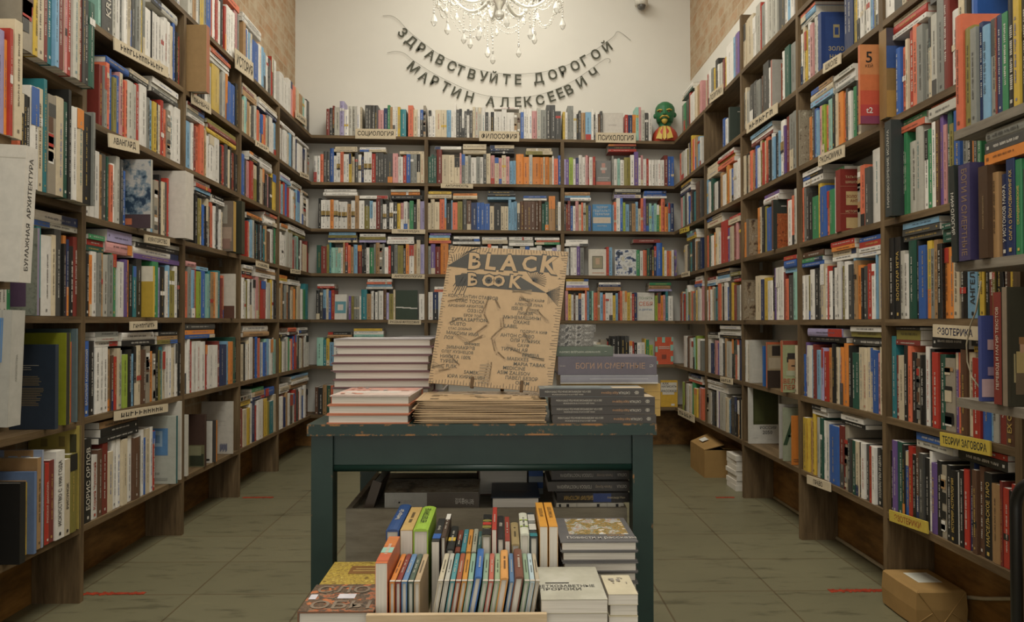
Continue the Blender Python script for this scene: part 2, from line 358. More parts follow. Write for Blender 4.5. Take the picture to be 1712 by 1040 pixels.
# ================================================================ books
CVR = Matrix(((1, 0, 0, 0), (0, 0, -1, 0), (0, 1, 0, 0), (0, 0, 0, 1)))    # text plane -> upright cover plane (x right, z up, facing -y)
ALL = []            # every book before it is known which are built one by one
ANG = dict(L=math.pi/2, R=-math.pi/2, B=0.0)
def lum(c): return .3*c[0]+.6*c[1]+.1*c[2]
def spine_marks(g, T, H, y, ch, col, rg, fine):
    """printed lettering and bands on a spine: local x thickness, z height"""
    ink = INK if lum(col) > .16 else (PAPERC if rg.random() < .75 else GOLD)
    if lum(col) > .3 and rg.random() < .25: ink = rg.choice([PAL['r'], PAL['n'], PAL['b'], PAL['t']])
    def q(x0, z0, x1, z1, c): g.quad((x0, y, z0), (x1, y, z0), (x1, y, z1), (x0, y, z1), c)
    hw = T/2*.92
    if ch == 'W':
        q(-hw, .47*H, hw, .62*H, (.30,.20,.06)); q(-hw, .42*H, hw, .47*H, INK)
        ink = INK
    elif ch == 'x':
        for i in range(7):
            z0 = rg.uniform(.02, .85)*H; c = PAL[rg.choice('kchgawrd')]
            q(-hw, z0, hw*rg.uniform(.2, 1), min(H*.99, z0+rg.uniform(.04, .16)*H), c)
        return
    else:
        r = rg.random(); y2 = y+.0001
        if r < .14:
            c = PAL[rg.choice('wkrcodnb')]; z0, z1 = rg.choice([(.0, .2), (.78, .995), (.0, .38), (.62, .995)])
            g.quad((-hw, y2, z0*H+.001), (hw, y2, z0*H+.001), (hw, y2, z1*H), (-hw, y2, z1*H), c)
        elif r < .2:
            z0 = rg.uniform(.3, .8); g.quad((-hw, y2, z0*H), (hw, y2, z0*H), (hw, y2, (z0+.08)*H), (-hw, y2, (z0+.08)*H), PAL[rg.choice('wkrcy')])
    n = 30 if fine else 12
    ink = tuple(i*.72+c*.28 for i, c in zip(ink, col))
    lh = min(T*.36, .0085)*rg.uniform(.6, 1.05); off = rg.uniform(-.12, .12)*T
    z = rg.uniform(.16, .30)*H; end = rg.uniform(.72, .93)*H; step = (end-z)/n; brk = rg.randrange(6, 11)
    for i in range(n):
        if i % brk != brk-1:
            e_ = step*rg.uniform(.60, .82); a_ = lh*rg.uniform(.38, .5)
            if fine and rg.random() < .5:
                q(off-a_, z, off+a_, z+e_*.36, ink); q(off-a_*rg.choice((1, .2)), z+e_*.36, off+a_*rg.choice((.2, .9)), z+e_, ink)
            else: q(off-a_, z, off+a_, z+e_, ink)
        z += step
    if rg.random() < .6: m_ = min(T*.15, .004); q(-m_, .05*H, m_, .05*H+2.2*m_, ink)
def spine_book(T, D, H, ch, rg, hard=None, fine=True, marks=True, col=None, txt=None):
    """book standing spine forward: local x thickness (centred), y 0 spine .. D, z 0..H. Gives cover, page block, printing."""
    if hard is None: hard = T > .022 and rg.random() < .55
    base = col or PAL[ch]; k = rg.uniform(.85, 1.12); col = tuple(min(.75, c*k) for c in base)
    t = min(.0022 if hard else .0007, T*.2); h = T/2; bu = min(.0035, T*.12) if hard else .0006
    cov = G()
    outer = [(-h, D), (-h, bu)] + ([(-h*.62, bu*.3), (0, 0), (h*.62, bu*.3)] if hard else [(-h+.0004, 0), (h-.0004, 0)]) + [(h, bu), (h, D)]
    inner = [(h-t, D), (h-t, bu+t), (-h+t, bu+t), (-h+t, D)]
    n = len(outer); poly = outer+inner
    vs = [(x, y, z) for z in (0, H) for x, y in poly]; m_ = len(poly); fs = [(i, (i+1) % m_, (i+1) % m_+m_, i+m_) for i in range(m_)]
    a_ = [n, n+1, n+2, n+3]
    def capf(o): 
        mid = list(range(1, n-1))
        return [tuple(o+i for i in [0, 1, n+2, n+3]), tuple(o+i for i in mid+[n+1, n+2]), tuple(o+i for i in [n-2, n-1, n, n+1])]
    fs += [tuple(reversed(f)) for f in capf(0)]+capf(m_)
    cov.add(vs, fs, col)
    pg = G(); ov = .003 if hard else .0003
    pg.box(-h+t, bu+t, ov, h-t, D-(.004 if hard else .0003), H-ov, PAPERC)
    pr = G()
    if txt:
        s_, kc = (txt[1:], GOLD) if txt[0] == '*' else (txt, INK if lum(col) > .16 else (.52,.48,.40))
        if txt[0] == '!': s_, kc = txt[1:], (.36,.05,.025)
        pr.text(s_, Matrix.Translation((0, -.0012, H*.52)) @ CVR @ Matrix.Rotation(math.pi/2, 4, 'Z'), T*.46, kc, .012, H*.74)
        m_ = min(T*.16, .005); pr.quad((-m_, -.0012, .04*H), (m_, -.0012, .04*H), (m_, -.0012, .04*H+2*m_), (-m_, -.0012, .04*H+2*m_), kc)
    elif marks: spine_marks(pr, T, H, -.0006, ch, col, rg, fine)
    return cov, pg, pr
def lying(flip):
    """rotation that lays a spine-forward book on its side, spine still forward, centred on its length"""
    s_ = -1 if flip else 1
    return Matrix(((0, 0, -s_, 0), (0, 1, 0, 0), (s_, 0, 0, 0), (0, 0, 0, 1)))
BAYN = {}
def record(**k): ALL.append(k)
def row_frame(wall, plane):
    if wall == 'L': return (plane, 0, 0), (0, 1, 0)
    if wall == 'R': return (plane, 0, 0), (0, 1, 0)
    return (0, plane, 0), (1, 0, 0)
def row(wall, lev, x0, x1, toks, stacks=(), h=.215, pull=.0, where='', z=None, plane=None, depth=.142, clear=None):
    base = dict(L=XL, R=XR, B=YB)[wall] if plane is None else plane
    sgn = dict(L=1, R=-1, B=-1)[wall]                 # towards the aisle
    plane_ = base + sgn*pull - sgn*.004
    if z is None: zz0 = dict(L=ZL, R=ZR)[wall][lev]+BT/2+.0008 if wall != 'B' else None
    else: zz0 = z+BT/2+.0008
    items = [(m_[0], float(m_[1] or 5), m_[2]) for m_ in re.findall(r'([a-zA-Z])([\d.]*)([\^_]?)(?:\{[^}]*\})?', toks)]; tags_ = [m_[3] for m_ in re.findall(r'([a-zA-Z])([\d.]*)([\^_]?)(?:\{([^}]*)\})?(?=\s|$)', toks)]
    lo_, hi_ = -9, 9
    if plane is None and wall != 'B':
        mid = along((x0+x1)/2, (plane_, 0, zz0+.1), (0, 1, 0)); ed = ([LE]+YLU+[YB+.02]) if wall == 'L' else ([RE]+YRU+[YB+.02])
        for a_, b_ in zip(ed, ed[1:]):
            if a_ < mid < b_: lo_, hi_ = a_+UT/2+.001, b_-UT/2-.001
    tot = sum(i[1] for i in items); px = x0; placed = []; lastc = None; lasth = h; lastd = 0
    def tpos(px, zz):
        P0, e = row_frame(wall, plane_); P0 = (P0[0], P0[1], zz); return along(px, P0, e)
    for idx, (ch, wd, fl_) in enumerate(items):
        pxa, pxb = px, px+wd/tot*(x1-x0); px = pxb
        if ch == 'z': lastc = None; continue
        zz = zz0 if zz0 is not None else zback(lev, hit((pxa+pxb)/2, 400, 1, YB).x)+BT/2+.0012
        ta, tb_ = tpos(pxa, zz+.1), tpos(pxb, zz+.1); ta, tb_ = min(max(ta, lo_), hi_), min(max(tb_, lo_), hi_); T = abs(tb_-ta)-.0006; tc_ = (ta+tb_)/2
        if T < .003: continue
        same = lastc == (ch, wd)
        H = lasth if same else h*rng.uniform(.87, 1.06)
        if fl_ == '^': H = h*1.16
        if fl_ == '_': H = h*.80
        ins = lastd if same else rng.uniform(0, .010)
        lastc, lasth, lastd = (ch, wd), H, ins
        y_ = plane_ - sgn*ins
        loc = (y_, tc_, zz) if wall != 'B' else (tc_, y_, zz)
        record(kind='row', M=TR(loc, ANG[wall]), T=max(T, .004), D=depth-rng.uniform(0, .02), H=H, ch=ch, seed=rng.random(), txt=tags_[idx] or None, wall=wall, lev=lev, where=where, idx=idx,
               nb=(items[idx-1][0] if idx else None, items[idx+1][0] if idx+1 < len(items) else None), n=len(items))
        placed.append((min(pxa, pxb), max(pxa, pxb), zz+H))
    for st in stacks:
        sx0, sx1, cols = st[0], st[1], st[2]
        zt = max([p[2] for p in placed if p[1] > sx0+1 and p[0] < sx1-1] or [(zz0 or zback(lev, 0)+BT/2)+(st[3] if len(st) > 3 else 0)])+.0008
        zmax = (dict(L=ZL, R=ZR)[wall][lev+1] if wall != 'B' else zback(lev+1, hit((sx0+sx1)/2, 400, 1, YB).x)) - BT/2 - .004 if (lev < 6 and clear is None) else (clear or 9)
        ta, tb_ = tpos(sx0, zt), tpos(sx1, zt); ta, tb_ = min(max(ta, lo_), hi_), min(max(tb_, lo_), hi_); ln = abs(tb_-ta)
        if ln < .06: continue
        cc = re.findall(r'([a-zA-Z])([\d.]*)', cols)
        for q_, (ch, k_) in enumerate(cc):
            T = .019*float(k_ or 1)*rng.uniform(.85, 1.15)
            if zt+T > zmax: T = zmax-zt
            if T < .006: break
            L_ = ln*rng.uniform(.93, 1.0) if q_ else ln
            fl_ = rng.random() < .5; tc_ = (ta+tb_)/2+rng.uniform(-.5, .5)*(ln-L_); ins = rng.uniform(0, .012)
            loc = (plane_-sgn*ins, tc_, zt+T/2) if wall != 'B' else (tc_, plane_-sgn*ins, zt+T/2)
            M = TR(loc, ANG[wall]) @ lying(fl_) @ Matrix.Translation((0, 0, -L_/2))
            record(kind='stack', M=M, T=T-.0006, D=min(depth, .14)-rng.uniform(0, .012), H=L_, ch=ch, seed=rng.random(), wall=wall, lev=lev, where=where, idx=q_,
                   nb=(cc[q_-1][0] if q_ else None, None), n=len(cc))
            zt += T
# ---- slab books: cover seen flat. local x right, z up, y away from the viewer, cover at y = 0
def R3(rz=0, rx=0, ry=0): return Matrix.Rotation(rz, 4, 'Z') @ Matrix.Rotation(rx, 4, 'X') @ Matrix.Rotation(ry, 4, 'Y')
BOOKS = 0
GROUPED = []
def slab(label, M, W, H, T, col, spine='L', patches=(), texts=(), spcol=None, sptext=None, hard=True, group=None, name='book', pages=True, gloss=False, page_m=None, art=None):
    """book with its front cover towards local -y; spine on its left or right edge"""
    global BOOKS
    if name == 'book': BOOKS += 1
    t = thing(name, label, 'slipcase' if name == 'slipcase' else 'book', M, group)
    k = min(.0025 if hard else .0008, T*.3); sc = spcol or col
    g = G(); g.box(0, 0, 0, W, k, H, col); g.box(0, T-k, 0, W, T, H, col)
    if spine == 'L': g.box(0, k, 0, k, T-k, H, sc)
    elif spine == 'R': g.box(W-k, k, 0, W, T-k, H, sc)
    elif spine == 'T': g.box(0, k, H-k, W, T-k, H, sc)
    elif spine == 'B': g.box(0, k, 0, W, T-k, k, sc)
    mm = M_GLOSS if gloss else M_COVER
    g.obj('cover', mm, t, M)
    o = .004 if hard else .0004; l_, r_, b_, u_ = o, W-o, o, H-o
    if spine == 'L': l_ = k
    elif spine == 'R': r_ = W-k
    elif spine == 'T': u_ = H-k
    else: b_ = k
    g = G(); g.box(l_, k, b_, r_, T-k, u_, PAPERC); g.obj('page_block', page_m or M_PAGE_DEEP, t, M)
    if art:
        u0, v0, u1, v1, am = art; g = G(); g.quad((u0*W, -.0003, v0*H), (u1*W, -.0003, v0*H), (u1*W, -.0003, v1*H), (u0*W, -.0003, v1*H), col); g.obj('cover_picture', am, t)
    if patches or texts or sptext:
        g = G(); e_ = -.0006; i_ = 0
        for (u0, v0, u1, v1, c) in patches:
            c = PAL[c] if isinstance(c, str) else c; y_ = e_-.00012*i_; i_ += 1
            g.quad((u0*W, y_, v0*H), (u1*W, y_, v0*H), (u1*W, y_, v1*H), (u0*W, y_, v1*H), c)
        e_ -= .00012*i_+.0002
        for tx in texts:
            s_, u, v_, sz, c = tx[:5]; rot = tx[5] if len(tx) > 5 else 0; mw = tx[6] if len(tx) > 6 else .94
            c = PAL[c] if isinstance(c, str) else c
            Mx = Matrix.Translation((u*W, e_, v_*H)) @ CVR @ Matrix.Rotation(rot, 4, 'Z')
            g.text(s_, Mx, sz*H, c, .012, mw*(W if abs(rot) < .7 else H))
        if sptext:
            s_, c, sz = sptext[:3]; c = PAL[c] if isinstance(c, str) else c
            if spine == 'R': Mx = Matrix.Translation((W+.0004, T/2, H/2)) @ Matrix.Rotation(math.pi/2, 4, 'Z')
            elif spine == 'L': Mx = Matrix.Translation((-.0004, T/2, H/2)) @ Matrix.Rotation(-math.pi/2, 4, 'Z')
            elif spine == 'B': Mx = Matrix.Translation((W/2, T/2, -.0004)) @ Matrix.Rotation(math.pi/2, 4, 'X')
            else: Mx = Matrix.Translation((W/2, T/2, H+.0004)) @ Matrix.Rotation(-math.pi/2, 4, 'X')
            if spine in 'LR': Mx = Mx @ CVR @ Matrix.Rotation(math.pi/2 if len(sptext) < 4 else -math.pi/2, 4, 'Z'); mw = H*.9
            else: Mx = Mx @ CVR; mw = W*.9
            g.text(s_, Mx, sz*T, c, .012, mw)
        g.obj('printing', mm, t, M)
    return t
def noise_patches(n, cols, box=(0, 0, 1, 1), seed=1, mn=.04, mx=.22):
    r = random.Random(seed); out = []
    for i in range(n):
        a_, b_ = r.uniform(mn, mx), r.uniform(mn, mx); u = r.uniform(box[0], box[2]-min(a_, box[2]-box[0])); v_ = r.uniform(box[1], box[3]-min(b_, box[3]-box[1]))
        out.append((u, v_, min(u+a_, box[2]), min(v_+b_, box[3]), r.choice(cols)))
    return out
def flat_book(label, M, W, D, T, col, front, top_patches=(), top_texts=(), sptext=None, spcol=None, hard=True, group=None, name='book', gloss=False, edge=None, page_m=None, spmarks=(), art=None, spart=None):
    """book lying down: local x width, y depth away, z up, base at z 0. front: 'pages' or 'spine' side seen at local y = 0"""
    global BOOKS
    if name == 'book': BOOKS += 1
    t = thing(name, label, 'book', M, group)
    k = min(.0025 if hard else .0008, T*.3); o = .004 if hard else .0005; ec = edge or col
    g = G(); g.box(0, 0, T-k, W, D, T, col); g.box(0, 0, 0, W, D, k, ec)
    if front == 'spine': g.box(0, 0, k, W, k, T-k, spcol or col)
    elif front == 'pages': g.box(0, D-k, k, W, D, T-k, spcol or col)
    elif front == 'left': g.box(0, 0, k, k, D, T-k, spcol or col)
    mm = M_GLOSS if gloss else M_COVER
    g.obj('cover', mm, t, M)
    g = G(); g.box(o if front != 'left' else k, k if front == 'spine' else o, k, W-o, D-(k if front == 'pages' else o), T-k, PAPERC); g.obj('page_block', page_m or M_PAGE_LEVEL, t, M)
    if art:
        u0, v0, u1, v1, am = art; g = G(); g.quad((u0*W, v0*D, T+.0003), (u1*W, v0*D, T+.0003), (u1*W, v1*D, T+.0003), (u0*W, v1*D, T+.0003), col); g.obj('cover_picture', am, t)
    if spart:
        g = G(); g.quad((0, -.0003, .0), (W, -.0003, .0), (W, -.0003, T), (0, -.0003, T), col); g.obj('wrap', spart, t)
    if top_patches or top_texts or sptext or spmarks:
        g = G(); i_ = 0
        for (u0, v0, u1, v1, c) in top_patches:
            c = PAL[c] if isinstance(c, str) else c; z_ = T+.0007+.00012*i_; i_ += 1
            g.quad((u0*W, v0*D, z_), (u1*W, v0*D, z_), (u1*W, v1*D, z_), (u0*W, v1*D, z_), c)
        for (s_, u, v_, sz, c) in top_texts:
            c = PAL[c] if isinstance(c, str) else c
            g.text(s_, Matrix.Translation((u*W, v_*D, T+.0011+.00012*i_)), sz*D, c, .012, .9*W)
        for (u0, v0, u1, v1, c) in spmarks:
            c = PAL[c] if isinstance(c, str) else c
            g.quad((u0*W, -.0005, v0*T), (u1*W, -.0005, v0*T), (u1*W, -.0005, v1*T), (u0*W, -.0005, v1*T), c)
        for sx in (sptext or ()):
            s_, u, v_, sz, c = sx[:5]; c = PAL[c] if isinstance(c, str) else c
            flipm = Matrix.Rotation(math.pi, 4, 'Z') if len(sx) > 5 and sx[5] else Matrix.Identity(4)
            g.text(s_, Matrix.Translation((u*W, -.0008, v_*T)) @ CVR @ flipm, sz*T, c, .012, (sx[6] if len(sx) > 6 else .9)*W)
        g.obj('printing', mm, t, M)
    return t
# ================================================================ the shelved rows (photo columns on the front plane of each shelf)
W1, W2, W3, W4 = 'nearest bay of wall with architecture volume', '', '', ''
L0, L1, L2, L3, L4 = [i+' left bay' for i in ('nearest', 'second', 'third', 'fourth', 'fifth')]
Rn = [i+' right bay' for i in ('nearest', 'second', 'third', 'fourth', 'fifth')]
Bn = [i+' far wall bay' for i in ('first', 'middle', 'last')]
# --- left wall, nearest bay
row('L', 4, 40, 171, 'x20 y8 c10 m6 t9 s6 m9 c4 p4 r9 l8 c3 m5 d4 k6 f10 g10', h=.325, pull=.05, where=L0, z=ZL0[4], depth=.17)
row('L', 3, 31, 173, 'q4_ k5_ k5_ k6_ w13 c8 t5 x12 c12 f8 k4 w7 c11 k14 g5 g5 q5', h=.335, pull=.05, where=L0, z=ZL0[3], depth=.17)
row('L', 2, 0, 134, 'w8 w8 e6 z37 k4 t8 w19 c8 d12 k3 o5 n4 k8 m8', [(58, 135, 'l w1.5 ')], h=.265, where=L0, z=ZL0[2], clear=1.31)
row('L', 1, 99, 134, 'l10 z8 q6 o4 t7', h=.285, where=L0, z=ZL0[1])
row('L', 0, 41, 131, 'y10_{*Русский модерн} j4_ b9_ a8 f7{ВАСИЛИЙ} r8{РУССКАЯ ДИАСПОРА} m8 w15{ИСКУССТВО С 1900 ГОДА} c9{РИСУНОК} j13', h=.268, pull=.02, where=L0, z=ZL0[0])
# --- left wall, second bay
row('L', 6, 262, 304, 'w8 w8 l6 c5 g4 w6', h=.24, where=L1)
row('L', 5, 168, 303, 'u4 d18{KRISIS} l5 w8 g6 w6 c5 b4 d5 g6 l3 y3 g4 w10 k1 w5 w5 w5 w5 w6 w7 c4 b4 k3 r3', [(256, 300, 'l2')], h=.255, where=L1)
row('L', 4, 170, 303, 'm5 g4 q5 b5 j5 b4 p5 r5 q5 l10 l4 r4 w11 g5 s5 y5 k3 c3 r5 q5 x6 w7 w8', [(182, 219, 'b1.4'), (220, 252, 'k c'), (256, 300, 'd l w1.2')], h=.235, where=L1)
row('L', 3, 141, 296, 'w12 w8 w7 a6 d9 f3 q5 w7 l6 d4 b9 z22 x6 k5 w7 s4 x7 r5 k3 c6 d4 r4 w10', h=.24, where=L1)
row('L', 2, 143, 303, 'k7 o4 w9 g5 a4 l7 g7 e8 w9 v4 o4 k5 t5 k8 z17 e9 L3 k8 w3 s3 j9 w4 k4', [(150, 178, 'f r e'), (181, 224, 'p2 L2.2'), (226, 302, 'v w1.6 k l')], h=.225, where=L1)
row('L', 1, 139, 303, 'b13^{ВАСИЛИЙ КАНДИНСКИЙ} k11^ w7 w7 w7 a5 h4 r6 c6 l4 i7 k8 s4 k4 c8 h8 x7 o6 x5 k4 j3 t5 c5 w5 w5 c5 w5 k4', [(162, 201, 'w l g'), (206, 261, 'k w1.5'), (264, 298, 'j a k')], h=.225, where=L1)
row('L', 0, 140, 262, 'k14^{БОРИС ОРЛОВ} w11{!Корней Чуковский} h7 m8 c9 w7 w7 c8 k3 w8 h9 g4 w4 b3 c6 w5 r5', [(166, 232, 'k k1.4 a1.5')], h=.25, where=L1)
# --- third bay
row('L', 6, 317, 402, 'l8 a6 w4 g3 y7 g5 b8 q3 w5 r4 w6 k5 r3 w4 w4 w4 w4 p5 g4', [(380, 405, 'q1.6')], h=.265, where=L2)
row('L', 5, 316, 400, 'w6 k5 r5 k5 k5 w4 w3 l5 y12 g6 l5 o3 b6 b6 k4', [(352, 386, 'w w q b')], h=.235, where=L2)
row('L', 4, 314, 399, 's8 w4 m5 q6 q7 a3 c4 w5 w9 w9 k5 r5 d6 c3 k4 m5 k5', [(315, 343, 'w g c m'), (347, 396, 'y1.3 m1.2 j')], h=.23, where=L2)
row('L', 3, 327, 374, 'k4 j4 y2 g4 b4 k3 c3 d4 q3 w4 k5 w3 c4', [(328, 354, 'k s r w'), (356, 376, 'w k')], h=.225, where=L2)
row('L', 2, 310, 377, 'q5 g6 s7 r3 i8 b9 u4 t4 a6 o4 c3 t5 m3 q4', [(311, 328, 'p1.4'), (331, 350, 's')], h=.235, where=L2)
row('L', 1, 309, 397, 'w6 w5 r4 w7 w7 w8 r4 w8 w8 m3 n14 s4 o6 f5 k2', [(310, 360, 'b o d1.6 d1.6')], h=.24, where=L2)
# --- fourth bay
row('L', 6, 407, 466, 'a5 b4 w4 s3 w3 b12 w6 s5 s4 w4 k3 g4 r3 k2 w8', [(406, 437, 'w1.3 w1.3')], h=.25, where=L3)
row('L', 5, 407, 464, 'c3 u4 s2 a4 c3 d5 l4 q4 c3 b4 q4 c3 g4 w5 w4 s4', [(408, 431, 'a1.8 m c'), (433, 464, 'n1.3 w c')], h=.21, where=L3)
row('L', 4, 406, 464, 'b5 d4 p4 r5 j7 k4 c4 h4 k4 p4 k4 y6 a2', [(418, 435, 'k w k'), (436, 456, 'w1.8 l')], h=.22, where=L3)
row('L', 3, 415, 463, 'r3 c3 s3 l4 k3 t3 k4 s3 k3 t4 a3 h6 w5 d3 e3', [(415, 441, 'k o'), (443, 464, 'w1.4 w1.3 q')], h=.22, where=L3)
row('L', 2, 405, 463, 'w5 l3 j3 w4 k5 w5 p5 j3 r9 w3 l6 y3 w3 k4', [(406, 423, 'r k c w'), (427, 461, 'w1.5 a w')], h=.235, where=L3)
row('L', 1, 404, 463, 'c8 k2 w5 c3 w6 h4 b4 q5 s2 w6 b4 u3 s5 w5 k3 u4', [(409, 451, 'a1.7 w1.8')], h=.23, where=L3)
row('L', 0, 402, 463, 'm6 c5 y6 w3 n6 r3 w8 a3 y6 j3 t7 c4', [(403, 421, 'y1.4 x1.5'), (424, 444, 'n a1.4 e'), (446, 461, 'b3')], h=.225, where=L3)
# --- fifth bay, into the corner
row('L', 6, 469, 518, 'w8 w6 w5 p4 q5 c4 c4 a5 u4 w4 d5', h=.225, where=L4)
row('L', 5, 469, 517, 'w4 h2 w4 w7 c4 s4 d2 w6 n4 w10 k5 w4 x3', [(471, 495, 'w1.2'), (497, 517, 'w')], h=.225, where=L4)
row('L', 4, 469, 517, 'q2 s3 u2 r3 b4 r2 w5 w3 o3 a2 s5 c3 w3 x6 w4', [(471, 488, 's L w'), (490, 505, 'w l'), (507, 517, 'w k c')], h=.215, where=L4)
row('L', 3, 469, 517, 'w5 w4 w4 l6 l6 r6 g2 u4 d3 w4 m3 c8 m3', [(471, 482, 'c o'), (484, 512, 'j w w')], h=.225, where=L4)
row('L', 2, 468, 517, 'c4 a3 k4 g3 o4 d3 c3 a4 o3 j3 c5 g3 w3 e5 t6^', [(470, 483, 'w y o'), (486, 503, 'w l')], h=.225, where=L4)
row('L', 1, 467, 517, 'y5 j3 w4 g3 w5 e3 w4 q4 b3 r4 c3 d3 w4 c4 h3 w4 w6', [(469, 482, 'k w h'), (484, 498, 'h q1.4'), (500, 516, 'w d w')], h=.225, where=L4)
row('L', 0, 467, 517, 'w4 w4 m3 n4 a3 w5 d6 l3 r4 d4 q3 w4 b5 w3 h6', [(469, 485, 'w c w'), (488, 517, 'a1.8 w1.2 c s')], h=.22, where=L4)
# ================================================================ far wall
row('B', 6, 545, 712, 'm5 d5 m3 l8 L7^ w7 l6 l6 w6 c3 z5 d5 d5 d5 d5 p9 n6 e4 a4 w4 w4 y4 t9 z3 q8 c7 w4 k5 x4', h=.225, where=Bn[0])
row('B', 6, 716, 938, 'w5 w6 c9 c9 s7 w5 w3^ d5 k4 w4 d4 w4 d5 c4 l5 l5 w6 k5 w4 k5 w3 w9 w8 w12 x5 x5 b5 w4 w4 w5 p8 l6 g9 d7^ d7^ d9', [(826, 868, 'w')], h=.225, where=Bn[1], clear=9)
row('B', 6, 941, 1090, 'y4 w4 g5^ g5^ w5 k4 d4 a7 s10 w4 d3 w4 h4 d4 z38 r5 n7 o6 u5^ p4^ l6 d6 w6', h=.22, where=Bn[2])
row('B', 5, 524, 710, 'w5 w5 q5 d5 d5 b6^ w4 W6 q5 w4 w4 y4 c5 d5 W5 n4 W6 W6 r6 d4 d4 d4 d6 d8 p8 w8 r5 b6 g5 g5 k5 c7', [(558, 597, 'c c'), (601, 645, 'c w'), (668, 709, 'c1.2')], h=.22, where=Bn[0])
row('B', 5, 716, 939, 'f5 f4 f5 m9^ c11 c10 c9 p3 g6 l5 g5 w9 g6 w6 d5 c7 p7 c7 p5 c7 p6 s6_ s5_ o13 o9 l6 o13 o5 c3 o7 a5 w3 q7 b6', [(727, 771, 'w1.2'), (774, 813, 'c1.8 c1.8'), (819, 860, 'k k c1.3'), (879, 924, 'j1.6 c1.2')], h=.22, where=Bn[1])
row('B', 5, 943, 1127, 'L3 v5 i7 w4 v5 w6 w5 p4 m2 w6 r4 z27 g3 w6 u4 w7 j10 w6 v7^ w4 p4 w5 r4 w5 w5 w5 w5 w5 m6 b5 b5', [(1017, 1064, 'r k q e')], h=.22, where=Bn[2])
row('B', 4, 532, 711, 'k4 W7 W7 o5 W7 W5 W9 a6 W6 a6^ w8 j8 s5 w5 m6 d4 W6 k4 W6 d6 y5 p5 w6 g3 e6 k5 c5 L8', [(540, 597, 'w1.3 w1.3'), (601, 648, 'w1.1'), (653, 705, 'k1.6 o1.2 l')], h=.215, where=Bn[0])
row('B', 4, 715, 938, 'c5 c6 c8 q8 s3 k8 s2 q8 j8 d7 h7 n9 b6 b6 b9 c7_ k11 c6_ c6_ s5 s4 s5 d5 h6 h6 h6 h6 h6 h5 f5 f6 a11^ d4 w5', [(715, 755, 'c1.5 y1.1'), (757, 798, 'c1.4 o'), (815, 862, 's k1.2 k1.2'), (875, 914, 'w b')], h=.225, where=Bn[1])
row('B', 4, 943, 1127, 'd3 m3 m4 b4 w4 p5 c4 q3 l4 j4 b4 z34 s2 q4 w6^ b4^ i4 s6 d4 a6 s4 c4_ q4^ v4^ d5 u4 s4 u4 e4 y3 q6^ o5 s3 n6', [(944, 988, 'w1.4 s a1.5'), (1027, 1072, 'L1.2 k l1.4'), (1076, 1115, 'w b b')], h=.215, where=Bn[2])
row('B', 3, 529, 710, 'f7 m9 j4 t3 u6 u5 u5 w3 a3 r5 q4 a5 s6 m7 k3 k4 w5 e7 g3 a6 x5 g3 w6 r4 k5 g6 j9 d4 o5 w8 a4 c6^ L7', [(548, 596, 'c n j s1.2'), (600, 645, 'L j w1.2'), (647, 692, 'w1.5 w1.5')], h=.22, where=Bn[0])
row('B', 3, 716, 938, 'g3 v5 m6 o9 d5 o5 k5 w8 c8 d6 w8 q4 w8 k5 w6 g6 w8 c6 b5 w8 w6 k4 w8 L5 w5', [(717, 754, 'q y s v'), (757, 803, 'w k w'), (806, 849, 'c1.4 w1.2'), (851, 892, 'w1.3 l w1.2'), (894, 936, 'e q w')], h=.22, where=Bn[1])
row('B', 3, 943, 1127, 'g3 w5 d2 w5 w5 v5 g6 z35 r4 s5 z38 e5 w5 q6 f4 k4 j3 n4 b9^ y3 w4 q4 o3 w4', [(944, 984, 'w w1.4'), (1059, 1104, 'm1.3')], h=.215, where=Bn[2])
row('B', 2, 528, 710, 'k6 d5 s5 c4 b4 r5 z23 v4_ j4_ g9_ w3_ t9 a7 w4 k2 w4 g2 w7 h5 L4 j7 c3 z38 w9', [(530, 559, 'r w'), (612, 656, 'w s q w')], h=.22, where=Bn[0])
row('B', 2, 716, 938, 'w5 n6 w7 w8 c5 w7 d6 a5 w8 r4 w7 b6 w8 c6 g6 w7 o6 w8 k6 w7 e5 w8 q6', [(726, 745, 'q w')], h=.22, where=Bn[1])
row('B', 2, 945, 1126, 'p5 y5 w4 h3 w5 n5 w6 q3 s4 f4 u3 q7 a4 s5 q4 w6 w6 y5 s4 m3 q4 c4 c4 y5 c3 r4 n5 z30 i4 q5 o4 p4 t4 w9', [(946, 985, 'o L w1.6 y'), (1000, 1038, 'a1.7 n w'), (1085, 1123, 'L a1.4 e1.2')], h=.212, where=Bn[2])
row('B', 1, 529, 710, 'u8 t4 y4 s5 w9 l4 m5 r5 m5 r4 d4 w6 c5 k5 q4 k4 w5 b5 w4 k5 b12 w5 c5 d5 w6', [(547, 588, 'a1.4 k1.2'), (591, 641, 'u1.4 w1.4 y')], h=.20, where=Bn[0])
row('B', 1, 716, 938, 'w7 c6 k6 b6 w7 r5 w8 d6 c7 w7', h=.20, where=Bn[1])
row('B', 1, 992, 1092, 'w6 c6 x10 r2 k5 k8^ k7^ k6^ k7^ w5 r3 k5 w6 w6 y2 e5 i6_', h=.185, where=Bn[2])
row('B', 0, 526, 572, 'h5 k7 a7 f6 q4 w4 m5 c5', h=.21, where=Bn[0])
